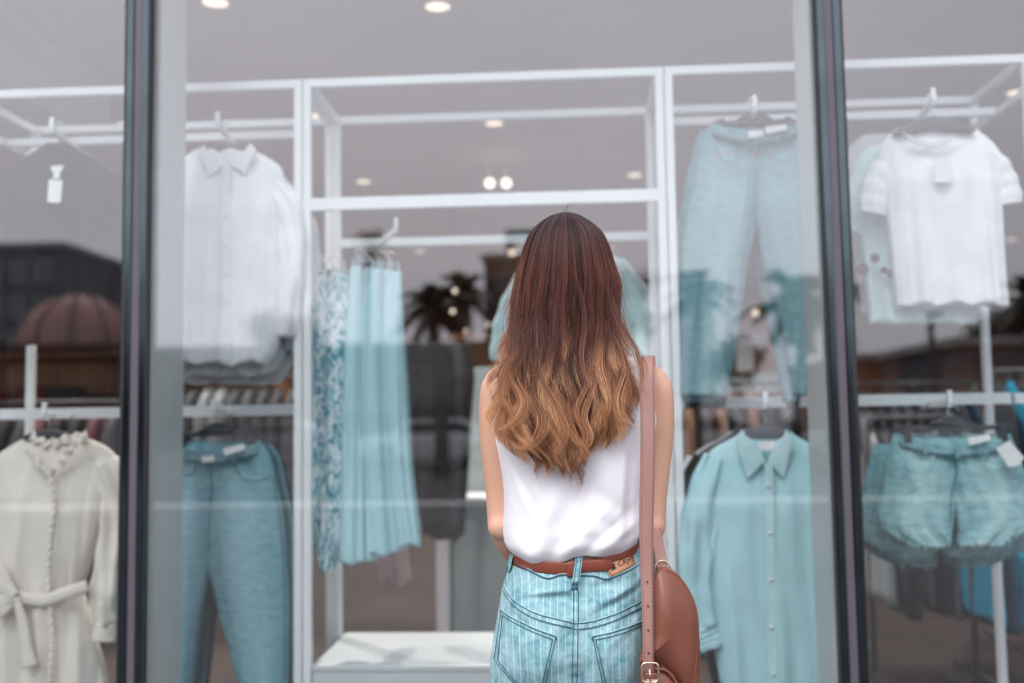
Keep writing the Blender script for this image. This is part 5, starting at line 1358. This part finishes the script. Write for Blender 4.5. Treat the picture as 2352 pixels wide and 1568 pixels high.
# front pocket with its raised piping
pk = closed(np.array([(1500, 1528), (1525, 1532), (1548, 1552), (1560, 1585), (1566, 1640), (1560, 1700), (1520, 1715), (1495, 1700), (1492, 1600), (1494, 1545)], float), 80)
MB().rings(pillow(pk, np.array((1526, 1620.)), bagY-.020, .016, [(.05, 1), (.6, .95), (.85, .7), (.97, .3), (1, 0), (.98, -1)], lean=.35), True).build('front_pocket', M['bagleather'], bag)
def bagline(pts, Y, r, m, nm, n=90, dash=False, lean=.35):
    c = curve(np.array(pts, float), n); mb = MB()
    W = [(*P(x, y, Y)[[0]], Y+lean*(x-1545)*SW, P(x, y, Y)[2]) for x, y in c]
    if dash:
        for k in range(0, n-1, 2): mb.tube([W[k], np.array(W[k])+(np.array(W[k+1])-np.array(W[k]))*.9], r, 5)
    else: mb.tube(W, r, 8)
    return mb.build(nm, m, bag)
bagline([(1500, 1530), (1525, 1535), (1546, 1555), (1557, 1588), (1562, 1640), (1556, 1700)], bagY-.028, .0032, M['bagleather'], 'piping')
# stitching on the flap follows its surface
def flapline(s_, e, nm, m, r, i0, i1, dash=True):
    mb = MB(); idx = range(i0, i1, 1)
    pts = []
    for i in idx:
        p = oc[i % len(oc)]; q = ctr+(p-ctr)*s_; w_ = P(q[0], q[1], bagY); pts.append((w_[0], bagY-.040*e+.35*(q[0]-ctr[0])*SW-fl_bump(*q)-.0004, w_[2]))
    pts = curve(pts, len(pts)*3)
    if dash:
        for k in range(0, len(pts)-2, 2): mb.tube([pts[k], pts[k+1]], r, 5)
    else: mb.tube(pts, r, 6)
    return mb.build(nm, m, bag)
flapline(.925, .41, 'stitching', M['bagthread'], .0008, 5, 92)
flapline(.955, .375, 'edge_crease', M['belt'], .0007, 5, 92, False)
# rings and the two straps
def strap(pts, wid, th, nm, m, par, holes=None, stitch=True, face=None):
    c = curve(np.array(pts, float), 120); wd = np.interp(np.linspace(0, 1, 120), np.linspace(0, 1, len(wid)), wid)
    T = np.gradient(c, axis=0); T /= np.linalg.norm(T, axis=1)[:, None]; G = []
    for i in range(120):
        side = np.array((1, .12, 0.)); side -= side@T[i]*T[i]; side /= np.linalg.norm(side); nrm = np.cross(side, T[i])
        G.append([c[i]+side*wd[i]/2*v+nrm*(th*.4*(1-abs(v)**4)) for v in np.linspace(-1, 1, 9)])
    G = np.array(G)
    # thickness along the local normal
    k = MB(); N_ = []
    for i in range(120):
        side = G[i][-1]-G[i][0]; side /= np.linalg.norm(side); N_.append(np.cross(side, T[i])*th)
    back = G-np.array(N_)[:, None, :]
    ring = np.concatenate([G, back[:, ::-1]], axis=1); k.rings(ring)
    o_ = k.build(nm, m, par)
    if stitch:
        for e in (1, 7):
            mb = MB(); L = G[:, e]+np.array(N_)*.12; L = curve(L, 400)
            off = np.zeros(3)
            for j in range(0, 399, 2): mb.tube([L[j], L[j+1]], .00055, 4)
            mb.build('stitching', M['bagthread'] if m is not M['strapleather'] else mat('strap thread', (.25, .05, .035), .7) if 'strap thread' not in bpy.data.materials else bpy.data.materials['strap thread'], o_)
    return o_, G
px_s = lambda px, py, y: tuple(P(px, py, y))
st, SG = strap([px_s(1490, 1548, 1.806), px_s(1489, 1480, 1.804), px_s(1488, 1400, 1.808), px_s(1486, 1320, 1.816), px_s(1485, 1200, 1.822), px_s(1487.5, 1080, 1.824), px_s(1488.5, 980, 1.830), px_s(1487, 900, 1.842), px_s(1487, 850, 1.862), px_s(1488, 826, 1.888), px_s(1489, 818, 1.925), px_s(1489, 822, 1.965), px_s(1490, 850, 2.010), px_s(1492, 920, 2.05), px_s(1494, 1040, 2.05), px_s(1496, 1130, 2.02), px_s(1503, 1200, 1.95), px_s(1514, 1262, 1.885), px_s(1521, 1306, 1.862)],
               [.018, .019, .0205, .023, .026, .0265, .0265, .0265, .0265, .0265, .0265, .0265, .0265, .0265, .0265, .025, .022, .0195, .019], .0035, 'strap', M['strapleather'], bag)
for k, py in enumerate((1337, 1391, 1446, 1500)):
    c = P(1487.5, py, 1.80); Lz = curve(SG[:, 4], 400); j = int(np.argmin(np.abs(Lz[:130, 2]-c[2]))); p = Lz[j]
    MB().tube([p+(0, .001, 0), p-(0, .0024, 0)], .0016, 10).build('strap_hole', M['rubber'], st)
for dx in (1512, 1531):
    c = P(dx, 1297, 1.862); a_ = np.linspace(-.5, PI+.5, 20)
c = P(1522, 1300, 1.866); a_ = np.linspace(-.35, PI+.35, 24)
MB().tube([(c[0]+.0125*math.cos(q), c[1]-.003, c[2]-.001+.012*math.sin(q)) for q in a_], .0016, 8).build('strap_ring', M['brassy'], bag)
# buckle
bc = P(1493, 1540, 1.798); w_, h_ = .0145, .0165
a_ = np.linspace(0, 2*PI, 48, endpoint=False); pts = [(bc[0]+w_*np.sign(math.cos(q))*abs(math.cos(q))**.45, bc[1]-.002, bc[2]-.002+h_*np.sign(math.sin(q))*abs(math.sin(q))**.45) for q in a_]
n0 = len(pts); G = []
for i in range(n0):
    p = np.array(pts[i]); q = np.array((bc[0], bc[1]-.002, bc[2]-.002)); d = (p-q)/np.linalg.norm(p-q)
    G.append([p+d*.0019*math.cos(t)+np.array((0, 1, 0))*.0016*math.sin(t) for t in np.arange(8)*PI/4])
G.append(G[0]); bk = MB().rings(G, False).build('buckle', M['brassy'], bag)
MB().tube([(bc[0]-.001, bc[1]-.004, bc[2]+.004), (bc[0], bc[1]-.004, bc[2]-.018)], .0013, 8).build('prong', M['brassy'], bk)
tb = MB().sheet(np.array([[np.array(P(1494+v*13+q*5, 1545+q*70, 1.803)) for v in np.linspace(-1, 1, 5)] for q in np.linspace(0, 1, 16)]), (0, .003, 0)).build('buckle_tab', M['bagleather'], bag)
MB().sheet(np.array([[np.array(P(1496+v*15, 1562+q*12, 1.7985)) for v in np.linspace(-1, 1, 5)] for q in np.linspace(0, 1, 4)]), (0, .0075, 0)).build('tab_keeper', M['bagleather'], bag)
MB().sheet(np.array([[np.array(P(1498+v*15, 1560+q*2.5, 1.7975)) for v in np.linspace(-1, 1, 5)] for q in np.linspace(0, 1, 3)]), (0, .001, 0)).build('keeper_trim', M['brassy'], bag)

# ---- hair
HT = np.array([ # py, left, right, back depth (m behind YW), half depth
    (487, 1294, 1308, .0, .01), (491, 1276, 1324, .012, .028), (500, 1258, 1342, .032, .048), (521, 1233, 1370, .060, .078), (560, 1211, 1395, .080, .100), (600, 1199, 1407, .090, .115), (650, 1187, 1420, .094, .118), (700, 1181, 1416, .094, .112),
    (750, 1183, 1413, .094, .095), (790, 1179, 1413, .098, .075), (830, 1173, 1414, .104, .055), (870, 1168, 1418, .112, .040), (920, 1170, 1414, .124, .034), (970, 1176, 1400, .130, .030), (1020, 1198, 1384, .130, .026), (1070, 1236, 1350, .128, .024), (1110, 1250, 1340, .126, .022)], float)
def hsurf(u, py, lay):
    """u in -1.4..1.4 (1 = the side), lay 1 = outermost"""
    L = cr(py, HT[:, 0], HT[:, 1]); R_ = cr(py, HT[:, 0], HT[:, 2]); bk = cr(py, HT[:, 0], HT[:, 3]); hd = cr(py, HT[:, 0], HT[:, 4])
    cx = (L+R_)/2; hw = (R_-L)/2*(1-(1-lay)*.55); a = u*PI/2
    X = cx+hw*np.sin(a)
    base = np.where(py < 800, .035, .035)
    y = -(bk-hd)-hd*np.cos(a)*(1-(1-lay)*.5)-(0)
    y = y+(1-lay)*.010
    return X, YW+y
def topw(py, px):
    return P(px, py, YW)
rg = np.random.default_rng(21)
nP = 40
def locks(n, lay, per, dark, seed):
    g = np.random.default_rng(seed)
    ul = np.linspace(-1.30, 1.30, n)+g.normal(0, .012, n)
    ends = 1058-34*np.abs(ul)-46*np.abs(ul)**2-26*np.clip(ul, 0, 2)+g.normal(0, 18, n)
    short = g.random(n) < (.16 if not dark else .3); ends = np.where(short, ends-g.uniform(50, 170, n), ends)
    amp = g.uniform(9, 23, n); lam = g.uniform(190, 265, n); ph = np.cumsum(g.normal(0, .42, n))+1.2
    flip = g.normal(0, 20, n)+np.sign(ul)*20*(np.abs(ul) > .55)
    kind = g.random(n)                                  # <.45 golden, <.8 caramel, else still brown
    wl = g.uniform(5.0, 12.0, n)
    li = np.repeat(np.arange(n), per); N = len(li)
    o = np.clip(g.normal(0, .55, N), -1.5, 1.5); dd = np.clip(g.normal(0, .5, N), -1.2, 1.2)
    us = ul[li]+o*2.6/n*1.15
    lays = lay+g.normal(0, .018, N)+.05*g.normal(0, 1, n)[li]
    st_ = 487+np.abs(g.normal(0, 1, N))*30*(g.random(N) < .75)
    en = ends[li]+g.normal(0, 13, N)-np.where(g.random(N) < .10, g.uniform(20, 160, N), 0)
    tq = np.linspace(0, 1, nP); tq = np.where(tq < .2, tq*.5, .1+(tq-.2)/.8*.9)
    py = st_[:, None]+(en-st_)[:, None]*tq
    xs, ys = hsurf(us[:, None]+0*py, py, lays[:, None])
    xl, yl = hsurf(ul[li][:, None]+0*py, py, lays[:, None])
    k = np.clip((py-660)/230, 0, 1); k = k*k*(3-2*k)
    te = np.clip((py-(en[:, None]-110))/110, 0, 1)
    wv = wl[li][:, None]*(1-.72*te**1.3)
    X = xs*(1-k)+(xl+o[:, None]*wv)*k
    Y = ys*(1-k)+(yl-dd[:, None]*wv*SW*.75)*k
    a = amp[li][:, None]*np.clip((py-680)/260, 0, 1)**1.3*np.where(np.abs(ul[li])[:, None] > .8, .7, 1)
    th = (py-700)/lam[li][:, None]*2*PI+ph[li][:, None]
    X = X+a*np.sin(th)+flip[li][:, None]*te**2; Y = Y-a*SW*.55*np.cos(th)
    X = X+1.2*np.sin(py/33+g.uniform(0, 6.28, N)[:, None])*np.clip((py-520)/200, 0, 1)+g.normal(0, 1.3, N)[:, None]*np.clip((py-500)/300, 0, 1)
    # long shallow undulation shared by neighbours, and partings between strands higher up
    X = X+2.2*np.sin(py/61.+ul[li][:, None]*23)*np.clip((py-540)/150, 0, 1)
    D = _fw[None, :]*F+CR[None, :]*(X.reshape(-1, 1)-1176)-CU[None, :]*(py.reshape(-1, 1)-784)
    W = (CAM+D*((Y.reshape(-1, 1)*.75+YW*.25)/D[:, 1:2])).reshape(N, nP, 3); W[:, :, 1] = Y
    # dye: dark at the roots, golden at the ends
    ro = np.array((.024, .0135, .0155)); mid = np.array((.066, .0225, .0165)); side = np.array((.125, .042, .027))
    au = np.abs(ul[li])[:, None]+0*py
    g1 = np.clip((py-498)/120, 0, 1)[..., None]; sd_ = np.clip((au-.28)/.55, 0, 1)[..., None]
    C = ro*(1-g1)+(mid*(1-sd_)+side*sd_)*g1
    st2 = np.exp(g.normal(0, .42, N)+.42*g.normal(0, 1, n)[li]); st2 = np.where(g.random(N) < .12, st2*2.3, st2)
    C = C*st2[:, None, None]
    kk = kind[li]; on = np.where(kk < .45, 785, np.where(kk < .72, 850, 950))+g.normal(0, 30, n)[li]+g.normal(0, 16, N)
    on = on[:, None]-230*np.clip(au-.42, 0, 1)**1.1
    g2 = np.clip((py-on)/120, 0, 1); g2 = (g2*g2*(3-2*g2))[..., None]
    gold = np.where((kk < .45)[:, None], np.array((.78, .42, .225)), np.where((kk < .72)[:, None], np.array((.44, .20, .095)), np.array((.17, .062, .032))))
    gold = gold*np.exp(g.normal(0, .22, N))[:, None]
    fade = np.clip((py-985)/70, 0, 1)[..., None]
    gg = gold[:, None, :]*(1-fade*.35)+np.array((.60, .34, .18))*fade*.35
    C = C*(1-g2)+gg*g2
    if dark: C = C*np.array((.42, .36, .34))
    return W, np.clip(C, .003, .8), g
Wa, Ca, _ = locks(112, .985, 250, False, 21)
Wb, Cb, _ = locks(74, .84, 110, True, 22)
def stray(path, n, wpx, Yc, seed, dark=1.0):
    g = np.random.default_rng(seed); c = curve(np.array(path, float), 200); S = np.linspace(0, 1, 200)
    s0 = g.uniform(0, .5, n)[:, None]; s1 = g.uniform(.82, 1, n)[:, None]; s = s0+(s1-s0)*np.linspace(0, 1, nP)[None, :]
    o = g.normal(0, .5, n)[:, None]*wpx*(.35+np.sin(np.clip(s, 0, 1)*PI*.85+.25)); ph = g.uniform(0, 6.28, n)[:, None]
    X = np.interp(s, S, c[:, 0])+o+2.2*np.sin(s*6+ph)*s; py = np.interp(s, S, c[:, 1])+o*.3
    D = _fw[None, :]*F+CR[None, :]*(X.reshape(-1, 1)-1176)-CU[None, :]*(py.reshape(-1, 1)-784)
    q = np.linspace(0, 1, nP)[None, :]; yw = np.interp(s, np.linspace(0, 1, len(Yc)), Yc)-g.normal(0, .004, n)[:, None]+.02*(1-q)**3
    Wl = (CAM+D*(yw.reshape(-1, 1)/D[:, 1:2])).reshape(n, nP, 3); Wl[:, :, 1] = yw
    k = np.clip((py-760)/160, 0, 1)[..., None]*np.clip(q/.4, 0, 1)[..., None]
    C = (np.array((.085, .029, .019))*(1-k)+np.array((.42, .20, .10))*k)*np.exp(g.normal(0, .4, n))[:, None, None]*dark
    return Wl, np.clip(C, .003, .8)
SL = [stray(*a) for a in (([(1395, 640), (1425, 740), (1458, 800), (1472, 850), (1474, 890), (1488, 908), (1503, 912)], 34, 10, (1.86, 1.85, 1.83, 1.808, 1.805, 1.802), 1),
      ([(1420, 700), (1448, 780), (1470, 815), (1484, 850), (1474, 885)], 12, 7, (1.87, 1.85, 1.83, 1.81), 2),
      ([(1410, 760), (1436, 850), (1420, 920), (1432, 962), (1465, 980)], 60, 13, (1.85, 1.83, 1.81, 1.805), 3),
      ([(1205, 660), (1180, 740), (1186, 800), (1158, 860), (1150, 905), (1172, 950), (1186, 1000)], 60, 14, (1.87, 1.85, 1.83, 1.825, 1.82), 4),
      ([(1200, 760), (1178, 860), (1205, 930), (1180, 970), (1141, 990)], 70, 13, (1.84, 1.83, 1.81, 1.80), 5),
      ([(1230, 800), (1225, 900), (1250, 970), (1225, 1020), (1190, 1030), (1172, 1008)], 60, 13, (1.83, 1.82, 1.80, 1.80), 6),
      ([(1190, 690), (1168, 740), (1176, 790), (1160, 830), (1152, 800)], 16, 6, (1.86, 1.85, 1.84), 7),
      ([(1300, 860), (1290, 950), (1320, 1010), (1345, 1040), (1330, 1062)], 60, 13, (1.815, 1.805, 1.80, 1.80), 8),
      ([(1340, 780), (1362, 870), (1335, 950), (1350, 1010), (1322, 1050)], 60, 14, (1.815, 1.805, 1.80, 1.80), 9),
      ([(1252, 760), (1240, 850), (1282, 930), (1300, 1000), (1278, 1050), (1292, 1074)], 80, 14, (1.815, 1.805, 1.80, 1.80), 10),
      ([(1290, 520), (1296, 580), (1330, 660), (1345, 740), (1338, 820), (1352, 900)], 22, 5, (1.87, 1.85, 1.845, 1.835, 1.82, 1.81), 11))]
W = np.concatenate([Wa, Wb]+[s_[0] for s_ in SL]); C_ = np.concatenate([Ca, Cb]+[s_[1] for s_ in SL]); nS = len(W); tt = np.linspace(0, 1, nP); ro = np.array((.03, .016, .016))
hm = bpy.data.materials.new('ombre hair'); hm.use_nodes = True; ht = hm.node_tree; ht.nodes.clear()
ho = ht.nodes.new('ShaderNodeOutputMaterial'); hp = ht.nodes.new('ShaderNodeBsdfPrincipled')
ha = ht.nodes.new('ShaderNodeAttribute'); ha.attribute_name = 'dye'
ht.links.new(ha.outputs['Color'], hp.inputs['Base Color']); hp.inputs['Roughness'].default_value = .42; hp.inputs['Specular IOR Level'].default_value = .32
ht.links.new(hp.outputs[0], ho.inputs['Surface'])
def hair_obj(name, W, C_, rad, parent):
    n_, p_ = W.shape[:2]
    hc = bpy.data.hair_curves.new(name); hc.add_curves([p_]*n_)
    org = np.array(world_loc(parent))
    hc.attributes['position'].data.foreach_set('vector', (W-org).reshape(-1).astype(np.float32))
    ra = hc.attributes.get('radius') or hc.attributes.new('radius', 'FLOAT', 'POINT')
    ra.data.foreach_set('value', rad.reshape(-1).astype(np.float32))
    at_ = hc.attributes.new('dye', 'FLOAT_COLOR', 'POINT')
    at_.data.foreach_set('color', np.concatenate([C_, np.ones((n_, p_, 1))], 2).reshape(-1).astype(np.float32))
    hc.materials.append(hm)
    o_ = bpy.data.objects.new(name, hc); COL.objects.link(o_); o_.parent = parent
    return o_
rad = np.full((nS, nP), .00022)*rg.uniform(.7, 1.25, nS)[:, None]*(1-.55*np.clip((tt-.75)/.25, 0, 1)[None, :])
hs_m = mat('hair underlayer', (.020, .011, .010), .7, var=.3, vscale=60, stretch=(6, 6, .3))
# the mass of hair under the strands
R = []
for py in np.linspace(489, 905, 60):
    a_ = np.linspace(-1.5, 1.5, 60); X, Y_ = hsurf(a_, np.full(60, py), np.full(60, .62))
    R.append([(P(X[j], py, YW)[0], Y_[j]+.012, P(X[j], py, YW)[2]) for j in range(60)])
hair = MB().sheet(np.array(R), (0, .004, 0)).build('hair', hs_m, person)
hair_obj('hair_strands', W, C_, rad, hair)
# loose flyaway hairs
nF, pF = 240, 20
idx = rg.choice(nS, nF, replace=False); q = np.linspace(0, nP-1, pF).astype(int)
WF = W[idx][:, q].copy(); s1 = np.linspace(0, 1, pF)
side = np.sign(WF[:, -1, 0]-wb[0])
WF[:, :, 0] += (side*rg.uniform(.002, .022, nF))[:, None]*np.sin(s1*PI*rg.uniform(.6, 1.5, nF)[:, None])*s1
WF[:, :, 1] -= rg.uniform(.002, .012, nF)[:, None]*s1
CF = C_[idx][:, q]*1.0
hair_obj('flyaway_hairs', WF, CF, np.full((nF, pF), .00014), hair)
ct = P(1300, 492, YW); nT = 9; s1 = np.linspace(0, 1, 14); WT = np.zeros((nT, 14, 3)); nT = 5; WT = WT[:5]
for k_ in range(nT):
    l = rg.uniform(.015, .045); an = rg.uniform(-.9, 1.1)
    WT[k_] = ct+np.stack([s1*l*math.sin(an)+s1**2*.02*(1 if an > 0 else -1), -.02+0*s1, l*(s1*1.2-.7*s1**2)*math.cos(an)+.001], 1)
hair_obj('flyaway_hairs', WT, np.tile(ro*1.5, (nT, 14, 1)), np.full((nT, 14), .00013), hair)
